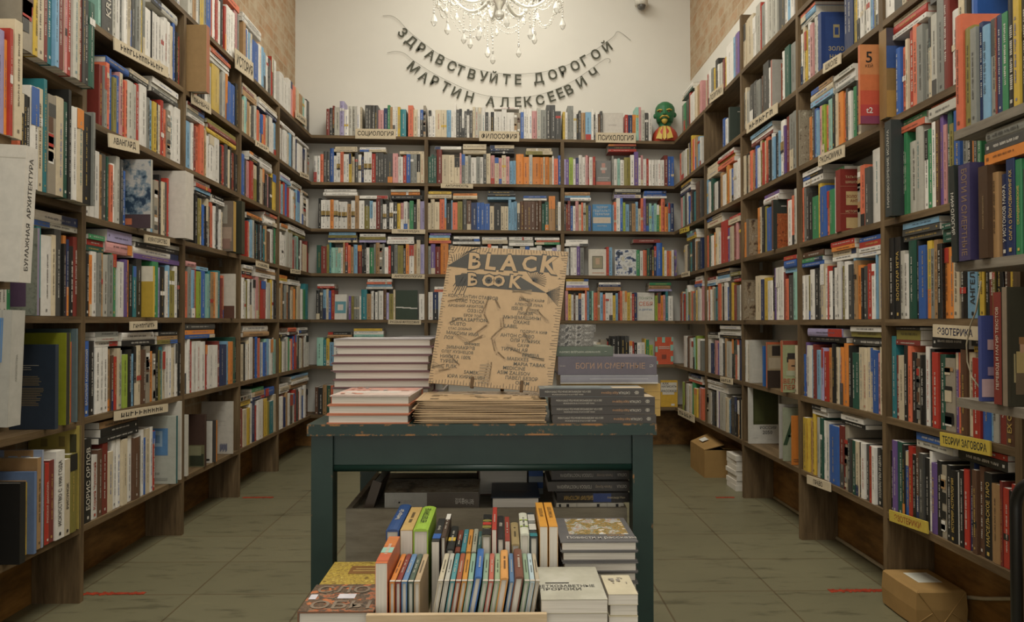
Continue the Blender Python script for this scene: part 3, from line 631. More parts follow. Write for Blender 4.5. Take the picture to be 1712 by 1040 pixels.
# ================================================================ right wall
row('R', 6, 1240, 1327, 'c5 c12 w6 l8 r2 g7 w5 l9^ l8^ d14^ w6 s5 w6', h=.25, where=Rn[2])
row('R', 5, 1240, 1327, 'g4 c3 l4 d6 d6 g7 h4 d9^ w3 p5 z16 w4 f8 g9', h=.225, where=Rn[2])
row('R', 4, 1241, 1330, 'c5 k4 c3 q6 a3 m3 b4 w5 j4 r3 c4 q6 k4 w3 s4 k7 s2 W8^ v3 m7^ g8^ g7^', [(1254, 1290, 'm w s')], h=.225, where=Rn[2])
row('R', 3, 1243, 1330, 'o5_ l3_ z16 o5 c4 k4 j4 b8 w5 z22 r4 w6 q5 l5', [(1275, 1300, 'w1.6 v')], h=.235, where=Rn[2])
row('R', 2, 1243, 1331, 'z21 c9 n5 y6 w4 w4 k3 v2^ w5^ w5^ w4^ m3 q7 d8 u7', [(1310, 1331, 's1.2 b2 r')], h=.215, where=Rn[2])
row('R', 1, 1243, 1332, 'w4 c3 r3 z60 c4', h=.22, where=Rn[2])
row('R', 6, 1175, 1235, 'p3 c3 r4 w4 g4 y3 k6^ w3 l5 m5 y3 w14^ s5^ v8^', h=.205, where=Rn[3])
row('R', 5, 1207, 1218, 'b5 w4 s4', h=.17, where=Rn[3])
row('R', 4, 1175, 1235, 'w4 s4 w4 f4 d5_ w5_ k4_ a5 w6 y3 o4 c4 b4 w6 w5', [(1176, 1198, 'c2 c2'), (1199, 1226, 'q1.4 y r w')], h=.215, where=Rn[3])
row('R', 3, 1175, 1237, 'c5 q3 f5 w5 o4 c3 w5 r11^ v4 c7 m4 p4 h5', [(1176, 1205, 'c1.8 c1.6'), (1217, 1236, 'c1.8 r')], h=.215, where=Rn[3])
row('R', 2, 1176, 1238, 'w4 w4 q3 w4 c4 g3 t5 q4 c3 k4 w6 b4 d3 y5 m6 g4 w5', [(1177, 1195, 's w m'), (1197, 1218, 'w s k a'), (1219, 1237, 'r k j')], h=.215, where=Rn[3])
row('R', 1, 1176, 1239, 'c4^ k2 w6 n5 d3 p5 v3 w5 d4 a4 l8 k4 f4 q4 w3 n5', [(1183, 1200, 'l k'), (1202, 1237, 'k w l w')], h=.215, where=Rn[3])
row('R', 0, 1177, 1240, 'l5 x4 w4 d3 k5 w3 v3 l10 c5 s3 n3 d5 k5 a4 k3 c3', [(1180, 1215, 'w1.8 w')], h=.215, where=Rn[3])
row('R', 6, 1139, 1171, 'g3 e3 d4 r3 w6 c4 a3 p3', [(1140, 1158, 'f w1.5')], h=.22, where=Rn[4])
row('R', 5, 1136, 1170, 'q3 l6 w5 j3 c3 n3 m2 y3^ q3 w4 a3 s5 w3', h=.22, where=Rn[4])
row('R', 4, 1136, 1171, 'p4 u5 d4 w3 b3 q4 k4 t4 h6^ d5^', [(1137, 1154, 'n w k y')], h=.22, where=Rn[4])
row('R', 3, 1141, 1172, 'l4 c4 d3 f4 t4 k4 w3 a4 d3 n4', [(1148, 1164, 'y s u')], h=.215, where=Rn[4])
row('R', 2, 1136, 1173, 'm3 c2 s3 r3 u4 w4^ j3 c3 q3 g3 k3 c2 y3 l3 w4 p3', [(1160, 1172, 'b q w1.5')], h=.215, where=Rn[4])
row('R', 1, 1142, 1173, 'w5 d3 h2 w3 w5 u3 i3 w6 g4', h=.215, where=Rn[4])
row('R', 0, 1139, 1174, 'i3 h5 w5 c3 w3 e3 y6 a3 L3 q4', [(1150, 1172, 'q w n')], h=.215, where=Rn[4])
# --- right second bay
row('R', 5, 1335, 1470, 'w5 c4 y4 w5 p5 l5 g3 w5 w4 z34 n4^ n12^ j3 y2 w6 w6 l6 w6 s4 b3 j3 w4 k3', [(1337, 1362, 'l s1.4 q')], h=.235, where=Rn[1])
row('R', 4, 1351, 1437, 'o3 d4 b4 s3 p4 i5 q6 u5 k5 c3 o7 q5 d3 w5 e6 k3 x4', [(1353, 1390, 's1.2 c1.5 a'), (1393, 1428, 'g w1.6 l')], h=.21, where=Rn[1])
row('R', 3, 1336, 1474, 'q5 g3 d4 k6 e9_ y4 b10 q4_ e8_ w3 d5 v4 z25 x6 q7 d8 w19^', [(1339, 1372, 'w1.5 k w'), (1392, 1406, 'e')], h=.225, where=Rn[1])
row('R', 2, 1337, 1474, 'w6 w6 j3 w7 k6 d6 c7 w4 r2 w5 k4 w5 w6 v2 j4 w7 d6 s3 a6 o6 k3 d8 r8 w5 s2 c10', [(1338, 1375, 'b e h1.6'), (1388, 1428, 'w c o r'), (1434, 1471, 'w w r b')], h=.215, where=Rn[1])
row('R', 1, 1338, 1478, 'b6_ v4 w9 s3 m3 s6 l5 L4 r8 a4 k6 c5 l4 o6 o9 k7 f6 f6 c6 c6 c5 c5 b8 p6 c6 k2', [(1350, 1410, 'k1.1 L1.6'), (1421, 1476, 'd1.7 j w b')], h=.225, where=Rn[1])
row('R', 0, 1342, 1478, 'y5 y5 a5 y5 a4 l5 f4 w5 w5 b18 m8 x7 d6_ h4_ f5_ c5_ k4_ w6_ d7_ k3_ r4_ w5_ k13_{ХОЗЯЙСТВО И ЦЕНА} h4_', [(1356, 1382, 'w k'), (1405, 1444, 'k w c m')], h=.25, where=Rn[1])
# --- right nearest bay
row('R', 5, 1477, 1600, 'w10 d10^ c4 m5 h6 s4 g5 w5 w8 c6 k8 r6 w7', h=.23, where=Rn[0])
row('R', 4, 1485, 1630, 'w9 b6 q6 c3 r8 q6 g8 g7 c4 l7 g9^ m8^ w11 c8 k9 b8', [(1488, 1546, 'w r1.6 c1.3'), (1552, 1600, 'd1.2 s')], h=.245, where=Rn[0])
row('R', 3, 1492, 1640, 'e6 c6 k5 e5 l12 l11 w6 e7 w7 h5 v5 p5 f7 j6 b9 g8 k8 o5 d6 e6', [(1490, 1545, 'q1.3 e1.3 w'), (1552, 1598, 'l1.8 q1.2 d')], h=.255, where=Rn[0])
row('R', 2, 1484, 1712, 'k8^ k10^{*ЗОЛОТАЯ ИГРА} l8 w9 f13 k4 b12 y8 g7 a7 k8 o8 o8 c10 k12 z2 s18{АНГЕЛ РА} f6 y8 k7 m8 j5 k12 h12 y9 n10 d8', [(1507, 1570, 'd d s w1.4'), (1573, 1600, 'f f f')], h=.235, where=Rn[0])
row('R', 1, 1488, 1712, 't6^ m7 c8 k5 q5 k6 x7 k8 w5 k6 r9 f9 x15 v4 q6 h9 c10 r11 b13 s5 l9 m10 h15{*EX ORIENTE LUX} f16{CASTALIA}', [(1494, 1534, 'm j1.8 k w'), (1556, 1616, 'k1.8 r1.3 r1.4'), (1622, 1650, 'y k1.6 r1.5')], h=.235, where=Rn[0])
row('R', 0, 1485, 1706, 'k5 v7 f8 k4 b6 r7 k5 h6 d7 k7 w4 v9 k6 x9 k6 k9{*ИСТОРИЯ АСТРОЛОГИИ} w5 k6 r8 n7 h7 h9 k12{*МАРСЕЛЬСКОЕ ТАРО} a14 m4 r9 k6 r12 b4', [(1530, 1590, 'l1.2 b1.8'), (1600, 1682, 'k1.4 r1.4')], h=.235, where=Rn[0])
# --- the deep shelves in front
row('R', 2, 1594, 1712, 'q12^ j15 g9 n6 s12 g9 m3 n8 e9 k12 y9 d9', h=.245, z=NRZ[2], plane=NRX, where='deep mythology shelf', depth=.2, clear=9)
row('R', 1, 1655, 1712, 'a14 n14{У ИСТОКОВ МИФА} n15{*САГА О ЙОМСВИКИНГАХ} e11{*СКАНДИНАВСКИЕ} d8', [(1645, 1712, 'o1.4 d1.4 g1.6 c1.6 k1.2')], h=.205, z=NRZ[1], plane=NRX, where='deep mythology shelf', depth=.2, clear=1.39)
row('L', 5, 0, 41, 'L13 o4 r5 c6 c13^', h=.26, z=NLZ[2], plane=NLX, where='shelf over the architecture volume', depth=.2, clear=9)
# ================================================================ the books that show a cover
PUL = []
def pulled(label, wall, lev, px, W, H, T, col, pull, z=None, plane=None, **kw):
    """standing in the row, drawn out so that its cover shows; px: photo column of the corner where cover and spine meet"""
    base = plane if plane is not None else (XL if wall == 'L' else XR); zz = ((ZL if wall == 'L' else ZR)[lev]+BT/2 if z is None else z)+.0008; W = min(W, pull+.163)
    sg = 1 if wall == 'L' else -1
    y = along(px, (base+sg*pull, 0, zz+H/2), (0, 1, 0))
    x = base+pull-W if wall == 'L' else base-pull
    PUL.append((wall, lev, y, y+T))
    slab(label, TR((x, y, zz)), W, H, T, col, spine='R' if wall == 'L' else 'L', **kw)
def facing(label, wall, lev, px0, px1, H, T, col, z=None, inset=.03, lean=0.0, **kw):
    """cover turned to the aisle"""
    sg = dict(L=1, R=-1, B=1)[wall]
    if wall == 'B':
        y = YB+inset; xa, xb = along(px0, (0, y, 1.2), (1, 0, 0)), along(px1, (0, y, 1.2), (1, 0, 0))
        zz = (zback(lev, (xa+xb)/2) if z is None else z)+BT/2+.0012
        M = TR((xa, y, zz)); Wd = xb-xa; PUL.append(('B', lev, xa, xb))
    else:
        x = XL-inset if wall == 'L' else XR+inset; zz = ((ZL if wall == 'L' else ZR)[lev]+BT/2 if z is None else z)+.0008
        ya, yb = along(px0, (x, 0, zz+.1), (0, 1, 0)), along(px1, (x, 0, zz+.1), (0, 1, 0)); Wd = abs(yb-ya)
        M = TR((x, ya, zz), ANG[wall])
    slab(label, M @ Matrix.Rotation(-lean, 4, 'X'), Wd, H, T, col, **kw)
gw = (.60, .57, .50)
# left wall
pulled('tall kraft cardboard slipcase sticking out over the aisle, its spine orange', 'L', 5, 345, .19, .307, .04, (.30,.185,.08), .08, spcol=(.34,.11,.05), name='slipcase')
pulled('book with a cloudy sky over dark red hill on its cover, second bay', 'L', 3, 252, .145, .27, .016, PAL['l'], .055, art=(0, .16, 1, 1, A_CLOUD), patches=[(0, .0, 1, .2, (.07,.045,.05)), (.0, .05, .5, .14, (.50,.15,.07))])
pulled('thick white book block drawn far out across the upright, second bay', 'L', 3, 310, .15, .295, .085, (.60,.55,.48), .045, spcol=(.57,.52,.45))
pulled('grey map cover with a purple label, on the nearest eye-level shelf', 'L', 2, 62, .16, .26, .012, (.22,.235,.19), .05, z=ZL0[2]+BT/2, art=(0, 0, 1, 1, A_MAP), patches=[(.30, .10, .80, .70, (.11,.065,.115))], texts=[('ATLAS', .55, .55, .03, (.3,.25,.3))][:0], spcol=(.25,.19,.30))
pulled('book half white half yellow in front of a green cover, second bay', 'L', 2, 256, .135, .205, .014, PAL['y'], .03, patches=[(0, .70, 1, 1, (.62,.56,.44)), (0, 0, 1, .70, (.44,.29,.04))])
pulled('dark navy clothbound book, its back cover printed in small tan lines', 'L', 1, 92, .215, .265, .018, (.022,.032,.048), .035, z=ZL0[1]+BT/2,
       patches=[(.12, v_/100, rng.uniform(.70, .84), v_/100+.007, (.20,.15,.08)) for v_ in list(range(28, 49, 2))+list(range(52, 64, 2))]+[(.12, v_/100, rng.uniform(.6, .84), v_/100+.008, (.26,.24,.2)) for v_ in (70, 72.5, 75)]+[(.14, .05, .28, .08, (.3,.28,.24))], spcol=(.03,.042,.06))
pulled('big lime green book standing behind the dark navy one', 'L', 1, 110, .19, .30, .024, (.23,.24,.018), .012, z=ZL0[1]+BT/2, spcol=(.035,.032,.026))
pulled('slate blue book rising above the lime green one', 'L', 1, 127, .18, .313, .010, (.10,.14,.15), .004, z=ZL0[1]+BT/2)
pulled('black book with red small print, nearest on the bottom shelf', 'L', 0, 33, .15, .232, .026, (.014,.013,.012), .05, z=ZL0[0]+BT/2, patches=[(.05, .3+i*.025, rng.uniform(.4, .62), .312+i*.025, (.15,.012,.015)) for i in range(11)])
pulled('blue framed art book standing behind the black one, bottom shelf', 'L', 0, 57, .19, .245, .012, (.13,.19,.33), .03, z=ZL0[0]+BT/2, patches=[(.1, .1, .88, .9, (.40,.27,.17))])
pulled('large art book with painted church vaults and clouds on its cover', 'L', 0, 70, .21, .30, .008, (.30,.33,.42), .015, z=ZL0[0]+BT/2, patches=[(0, 0, 1, 1, (.24,.28,.38)), (.35, .84, .85, 1, (.30,.18,.085)), (.42, .84, .58, .94, (.25,.30,.42)), (.64, .84, .8, .94, (.27,.31,.42)), (0, .6, .5, .72, (.52,.33,.22)), (.5, .5, .9, .6, (.50,.32,.2))])
pulled('yellow-olive tall cover behind the art books, bottom shelf', 'L', 0, 132, .17, .345, .010, (.36,.28,.07), .01, z=ZL[0]+BT/2, patches=[(.25, .80, .38, .88, (.20,.15,.05)), (.6, .80, .72, .9, (.20,.15,.05)), (.82, .70, .95, .92, (.05,.045,.02))], spcol=(.02,.02,.016))
pulled('pale book with a blue portrait print, end of bottom shelf', 'L', 0, 294, .17, .29, .02, (.40,.41,.35), .03, patches=[(.24, .42, .80, .82, (.10,.22,.40)), (.42, .55, .66, .78, (.30,.42,.52)), (.46, .6, .6, .72, (.14,.25,.40)), (.1, .05, .8, .09, (.28,.29,.25)), (.1, .14, .6, .17, (.28,.29,.25))], spcol=(.02,.10,.11), texts=[])
pulled('white cover lettered at its top behind the blue portrait book', 'L', 0, 302, .19, .345, .012, (.56,.52,.45), .015, texts=[('СКУЧНО', .5, .95, .035, 'd')])
pulled('brown picture book with a thick mustard spine, third bay', 'L', 3, 390, .15, .262, .042, (.12,.09,.065), .035, patches=[(0, 0, 1, 1, (.15,.115,.085)), (.15, .55, .8, .92, (.25,.225,.18)), (.1, .2, .95, .48, (.30,.22,.165)), (.5, .05, .9, .25, (.22,.13,.10))], spcol=(.42,.26,.06))
pulled('tall black folder book beside the mustard spine', 'L', 3, 404, .16, .285, .05, (.035,.035,.02), .03, spcol=(.045,.045,.024))
pulled('white and brown cover at the far end of eye-level shelf, third bay', 'L', 2, 392, .15, .235, .02, (.52,.48,.40), .02, patches=[(0, 0, 1, .28, (.10,.045,.03)), (.1, .2, .6, .36, (.16,.09,.06))])
pulled('white upright brochure at the near end of bottom shelf, third bay', 'L', 0, 312, .11, .275, .02, (.50,.47,.40), .01)
pulled('dark brown book with a garden photograph at its foot', 'L', 0, 342, .155, .25, .024, (.055,.03,.022), .005, patches=[(0, 0, 1, .42, (.13,.12,.06)), (.1, .03, .5, .14, (.40,.38,.32)), (.55, .02, .98, .25, (.03,.035,.02)), (.3, .22, .9, .40, (.20,.19,.11))])
pulled('charcoal book with flame orange spine leaning by the white pages', 'L', 0, 361, .12, .205, .02, (.05,.045,.04), .01, spcol=(.55,.20,.04))
pulled('white leaflet leaning on the charcoal book', 'L', 0, 354, .10, .205, .008, (.50,.47,.41), .0, patches=[(.5, .05, .9, .1, 'k')])
pulled('large white printed sheet block scribbled in blue, third bay', 'L', 0, 389, .165, .275, .012, (.47,.43,.37), .01, patches=[(.1, .5+i*.04, rng.uniform(.5, .8), .507+i*.04, (.40,.35,.31)) for i in range(9)]+[(.60+.03*i, .04+.02*(i % 3), .62+.03*i, .18+.02*(i % 2), (.05,.06,.14)) for i in range(8)])
# the big white volumes on the deep shelf by the camera
def leaning_box(label, wall_plane, z, px_t, px_b, W, H, T, col, lean, **kw):
    y = along(px_b, (wall_plane, 0, z), (0, 1, 0))
    M = TR((wall_plane-W, y, z)) @ Matrix.Rotation(lean, 4, 'Y')
    slab(label, M, W, H, T, col, spine='R', **kw)
leaning_box('big white architecture volume leaning out, spaced serif letters on its spine', NLX+.045, NLZ[1]+BT/2+.002, 67, 32, .21, .335, .045, (.60,.56,.49), .045, patches=[(.0, .04, .60, .90, (.50,.45,.37)), (.0, .905, 1, .91, (.52,.48,.4))],
            texts=[('АРХИТЕКТУРНОЙ СРЕДЫ', .50, .43, .032, 'k', math.pi/2, .55), ('ПОСТРОЕНИЕ', .34, .33, .032, 'k', math.pi/2, .4)], sptext=('БУМАЖНАЯ  АРХИТЕКТУРА', 'd', .34))
leaning_box('grey-white double volume under the architecture volume, blue edge', NLX+.02, NLZ[0]+BT/2+.002, 33, 12, .20, .285, .05, (.40,.38,.33), .035, patches=[(.80, .55, .90, .93, (.10,.22,.42)), (.88, 0, .885, 1, (.28,.27,.24))], spcol=(.43,.41,.36), sptext=('АРХИТЕКТУРА', (.26,.25,.22), .14))
# far wall covers
facing('pale book turned face out above the psychology sign', 'B', 6, 1007, 1043, .213, .02, (.50,.46,.40), patches=[(.06, .04, .94, .96, (.53,.49,.43)), (.2, .06, .9, .12, (.30,.22,.2))], texts=[('МАЛЕНЬКАЯ', .5, .66, .04, (.3,.26,.23)), ('ИСТОРИЯ', .5, .56, .045, (.3,.26,.23)), ('КНИГИ', .5, .46, .045, (.3,.26,.23))][1:2])
facing('grey face-out book with a sketched figure and red foot', 'B', 5, 997, 1022, .19, .02, (.17,.165,.155), patches=[(0, .03, 1, .16, (.45,.12,.08)), (.38, .5, .62, .9, (.40,.22,.18)), (.3, .62, .72, .72, (.38,.36,.33)), (.1, .28, .9, .34, (.3,.28,.26)), (.1, .2, .8, .25, (.3,.28,.26))])
facing('sky blue face-out book with block capitals', 'B', 4, 991, 1023, .205, .02, (.07,.22,.40), patches=[(.02, .30, .95, .52, (.50,.42,.33))], texts=[('ТЕОРИЯ', .5, .89, .085, (.50,.48,.44)), ('ГЕШТАЛЬТ-', .5, .76, .085, (.50,.48,.44)), ('ТЕРАПИИ', .5, .63, .085, (.50,.48,.44)), ('ПРАКТИКА', .5, .2, .05, (.45,.45,.42))])
facing('white face-out book with a framed portrait photograph', 'B', 3, 984, 1015, .20, .02, (.58,.54,.46), patches=[(.2, .25, .78, .74, (.12,.11,.08)), (.24, .28, .74, .71, (.28,.25,.16)), (.38, .42, .6, .66, (.44,.30,.20)), (.2, .08, .85, .12, (.45,.28,.2))])
facing('white face-out art book splashed with dark blue ink', 'B', 3, 1028, 1064, .20, .02, (.55,.54,.51), art=(.02, .02, .98, .98, A_INK))
facing('white book with a teal ring printed on its cover', 'B', 2, 558, 579, .19, .016, (.55,.52,.46), lean=.10, inset=.02, patches=[(.08, .25, .95, .72, (.10,.25,.29)), (.3, .37, .74, .60, (.50,.46,.41))])
facing('dark green face-out book crossed by one white stroke', 'B', 2, 662, 698, .222, .02, (.028,.045,.026), patches=[(.0, .40+.0, .35, .44, (.50,.48,.43)), (.3, .385, .7, .425, (.50,.48,.43)), (.65, .365, 1, .405, (.50,.48,.43))])
facing('white face-out book with rainbow lettering in Russian', 'B', 2, 1065, 1094, .212, .02, (.58,.55,.49), texts=[('ПОНЯТЬ', .5, .80, .095, (.25,.30,.22)), ('СЕБЯ', .5, .60, .15, (.55,.16,.10)), ('И ДРУГИХ', .5, .38, .085, (.12,.20,.33))], patches=[])
facing('orange-red face-out book with mint green notches', 'B', 1, 1095, 1125, .205, .02, (.52,.09,.04), patches=[(0, .0, .16, .12, 'u'), (0, .45, .14, .66, 'u'), (.84, .5, 1, .72, 'u'), (.86, .1, 1, .3, 'u'), (.38, .8, .55, 1, 'u'), (.0, .85, .1, 1, 'u'), (.9, .84, 1, 1, 'u'), (.36, .2, .62, .36, (.20,.05,.03)), (.2, .63, .8, .66, (.55,.45,.38)), (.2, .57, .8, .60, (.55,.45,.38))])
facing('yellow face-out book with a question lettered on a white disc', 'B', 0, 1104, 1132, .20, .02, (.55,.33,.04), patches=[(.0, .56, .95, .92, (.58,.53,.45)), (.1, .46, .8, .58, (.58,.53,.45)), (.62, .04, .82, .12, (.6,.55,.48))], texts=[('КАК', .3, .88, .09, 'k'), ('НАПИСАТЬ', .5, .77, .08, 'k'), ('РАССКАЗ?', .5, .60, .09, 'k')])
facing('purple face-out book with yellow blossoms at the shelf corner', 'B', 3, 1127.5, 1131.5, .20, .03, (.16,.11,.25), art=(0, 0, 1, 1, A_FLOWER))
# right wall covers
pulled('dark green tall book alone on the nearly empty shelf', 'R', 5, 1220, .15, .20, .022, (.04,.052,.04), .0, patches=[(.3, .85, .8, .87, (.4,.38,.33)), (.75, .4, .9, .5, (.5,.47,.4))])
pulled('white-framed book with a red square print', 'R', 5, 1291, .145, .235, .02, (.33,.31,.27), .0, patches=[(.3, .1, 1, .92, (.34,.07,.03))], texts=[('ЖЖ', .42, .8, .08, (.5,.4,.34))], spcol=(.34,.10,.07))
pulled('dusky picture book with a pale sketched group on its cover', 'R', 3, 1250, .15, .20, .02, (.15,.125,.095), .0, art=(.05, .03, 1, .97, A_SEPIA))
pulled('dark book with an orange engraved town on its cover', 'R', 3, 1293, .15, .235, .024, (.030,.036,.028), .01, art=(.12, .0, 1, .72, A_ENGR), patches=[(.25, .86, .42, .88, (.4,.38,.33))], spcol=(.10,.05,.035))
pulled('sepia picture book of an old scene, far side of third bay', 'R', 2, 1243, .15, .215, .02, (.20,.155,.10), .01, art=(.03, .0, 1, .95, A_SEPIA))
pulled('white clothbound book with bare cover, third bay', 'R', 1, 1254, .15, .225, .024, (.46,.43,.37), .0, patches=[(.6, .1, .8, .13, (.3,.2,.15))])
pulled('bright blue book next to the white bare cover', 'R', 1, 1277, .14, .20, .02, (.03,.11,.32), .0)
pulled('black and sepia photo book in an orange jacket', 'R', 1, 1283, .15, .222, .02, (.05,.03,.022), .012, patches=[(0, .0, 1, .38, (.035,.022,.016)), (0, .38, 1, .95, (.27,.20,.12)), (.05, .42, .5, .66, (.36,.29,.2)), (.15, .7, .45, .92, (.03,.022,.018)), (.6, .5, .95, .8, (.16,.11,.07)), (0, .95, 1, 1, (.42,.10,.04)), (.5, .24, .95, .30, (.22,.07,.04)), (.5, .15, .9, .18, (.5,.46,.4))], spcol=(.45,.13,.05))
pulled('pale green paperback with the portrait of a dark-haired man', 'R', 1, 1309, .145, .235, .03, (.30,.32,.17), .025, patches=[(0, .92, 1, 1, (.25,.05,.03)), (.15, .42, .45, .66, (.42,.24,.12)), (.14, .64, .48, .76, (.035,.028,.024)), (.12, .58, .17, .68, (.035,.028,.024)), (.26, .50, .44, .525, (.04,.03,.025)), (.10, .32, .5, .42, (.38,.38,.25))], texts=[('ВЕЛИ', .26, .22, .09, (.36,.06,.03)), ('ПЕРЕ', .26, .10, .09, (.36,.06,.03))], spcol=(.40,.11,.05))
pulled('large white report face out with a dark forest photograph', 'R', 0, 1252, .165, .295, .016, (.48,.46,.41), .0, patches=[(.14, .34, .95, 1.0, (.045,.050,.016)), (.3, .5, .8, .9, (.05,.058,.02)), (.2, .4, .5, .8, (.06,.066,.022)), (.12, .1, .3, .105, (.3,.28,.26)), (.6, .07, .75, .075, (.3,.28,.26))], texts=[('РОССИЯ', .62, .285, .055, 'd'), ('2050', .60, .20, .065, 'd')])
pulled('pale green booklet lettered with one thin capital', 'R', 0, 1310, .105, .245, .01, (.27,.29,.20), .004, texts=[('А', .45, .55, .5, (.03,.06,.03))], patches=[(.5, .18, .85, .19, (.05,.07,.04)), (.55, .13, .9, .14, (.05,.07,.04))])
pulled('white brochure behind the pale green booklet', 'R', 0, 1303, .15, .255, .006, (.40,.37,.33), .0, patches=[])
pulled('orange booklet leaning against the upright, third bay', 'R', 0, 1324, .075, .22, .008, (.52,.17,.03), .002, patches=[(.08, .06, .4, .08, (.2,.08,.03)), (.08, .1, .5, .12, (.2,.08,.03))])
pulled('navy face-out book with a gold laurel emblem', 'R', 5, 1373, .145, .235, .03, (.022,.045,.15), .0, patches=[(.12, .08, .99, .92, (.028,.055,.17)), (.34, .55, .52, .78, (.30,.24,.12)), (.38, .6, .49, .73, (.028,.055,.17))], texts=[('ЗОЛО', .42, .36, .075, (.4,.32,.17)), ('НАЛ', .40, .22, .075, (.4,.32,.17))], spcol=(.03,.055,.16))
pulled('tan stone-relief picture book against the upright, second bay', 'R', 4, 1336, .14, .245, .012, (.30,.26,.185), .0, art=(0, 0, 1, 1, A_STONE))
pulled('red to orange book with black numeral 5, jutting over the upright', 'R', 4, 1438, .125, .275, .014, (.50,.19,.07), .062, patches=[(0, 0, 1, .10, (.20,.045,.085)), (0, .10, 1, .24, (.40,.05,.045)), (0, .24, 1, .42, (.47,.08,.04)), (0, .42, 1, .62, (.50,.14,.05)), (0, .62, 1, 1, (.50,.20,.075))], texts=[('5', .25, .84, .14, 'k'), ('КЕЙ', .25, .735, .05, 'k'), ('t2', .25, .17, .075, 'w')], spcol=(.50,.13,.06), z=ZR[4]+BT/2+.002)
pulled('golden and blue photo spine book beside the numeral book', 'R', 4, 1482, .12, .30, .048, (.22,.13,.045), .014, patches=[(0, .55, 1, .8, (.04,.08,.22)), (0, .8, 1, 1, (.05,.045,.055)), (0, .0, 1, .3, (.34,.19,.05))], z=ZR[4]+BT/2+.002)
pulled('dark red face-out volume with two round beige emblems', 'R', 3, 1405, .145, .24, .04, (.20,.028,.020), .004, patches=[(.15, .42, .58, .64, (.48,.34,.16)), (.15, .05, .58, .22, (.48,.34,.16)), (.0, .28, 1, .285, (.42,.2,.12)), (.0, .72, 1, .725, (.42,.2,.12))], texts=[('ТАТЬЯНА', .34, .87, .04, (.5,.36,.2)), ('ШИШОВА', .34, .79, .04, (.5,.36,.2)), ('ЗОЛОТО', .36, .56, .045, (.2,.03,.02)), ('АНТ', .36, .49, .045, (.2,.03,.02)), ('ИСТОРИЯ', .34, .32, .04, (.5,.36,.2))])
pulled('tall black upright volume about worldviews across the upright', 'R', 3, 1490, .14, .315, .04, (.035,.042,.040), .03, patches=[], spcol=(.035,.042,.040), sptext=('МИРОВОЗЗРЕНИЕ ИСЛАМА', (.45,.43,.37), .36))
# deep shelf by the camera
def deep(label, k, px, W, H, T, col, pull=.0, lean=0.0, **kw):
    z = NRZ[k]+BT/2+.0008; y = along(px, (NRX-pull, 0, z+H/2), (0, 1, 0))
    slab(label, TR((NRX-pull, y, z)) @ Matrix.Rotation(lean, 4, 'X'), W, H, T, col, spine='L', **kw)
deep('black mythology book leaning at the bare board end, white spine letters', 1, 1600, .17, .238, .022, (.022,.026,.022), .012, -.05, sptext=('МИФОЛОГИЯ', (.55,.52,.45), .60, 1))
deep('dark violet thick book with a tan spine title, beside the black one', 1, 1622, .18, .232, .045, (.040,.032,.085), .010, spcol=(.055,.042,.10), sptext=('БОГИ И СМЕРТНЫЕ', (.20,.13,.09), .48, 1))
deep('brown cloth volume with two gold roundels on its spine', 1, 1651, .17, .213, .032, (.060,.032,.016), .008, patches=[], sptext=('РУССКАЯ ЛИТЕРАТУРА', (.32,.22,.11), .16))
deep('blue triangular-looking cover tipped back beside the red book', 0, 1641, .14, .20, .012, (.05,.065,.20), .0, patches=[(.0, .05, .8, .26, (.48,.33,.33)), (.1, .6, .35, .72, (.48,.33,.33)), (.1, .3, .5, .4, (.3,.22,.3))])
deep('dark red book with pale Russian spine lettering, deep shelf', 0, 1674, .18, .252, .026, (.17,.03,.022), .006, sptext=('ПЕРЕВОД И МАГИЯ ТЕКСТОВ', (.5,.42,.33), .45))
deep('tall book with a seated woman painted on its dark cover', 0, 1685, .20, .262, .020, (.035,.030,.018), .012, patches=[(.03, 0, 1, .98, (.030,.027,.016)), (.09, .28, .30, .46, (.30,.22,.09)), (.13, .45, .22, .55, (.34,.20,.12)), (.12, .52, .24, .58, (.20,.10,.04)), (.08, .10, .32, .28, (.10,.07,.04)), (.06, .20, .08, .44, (.25,.2,.1))], spcol=(.21,.16,.11))
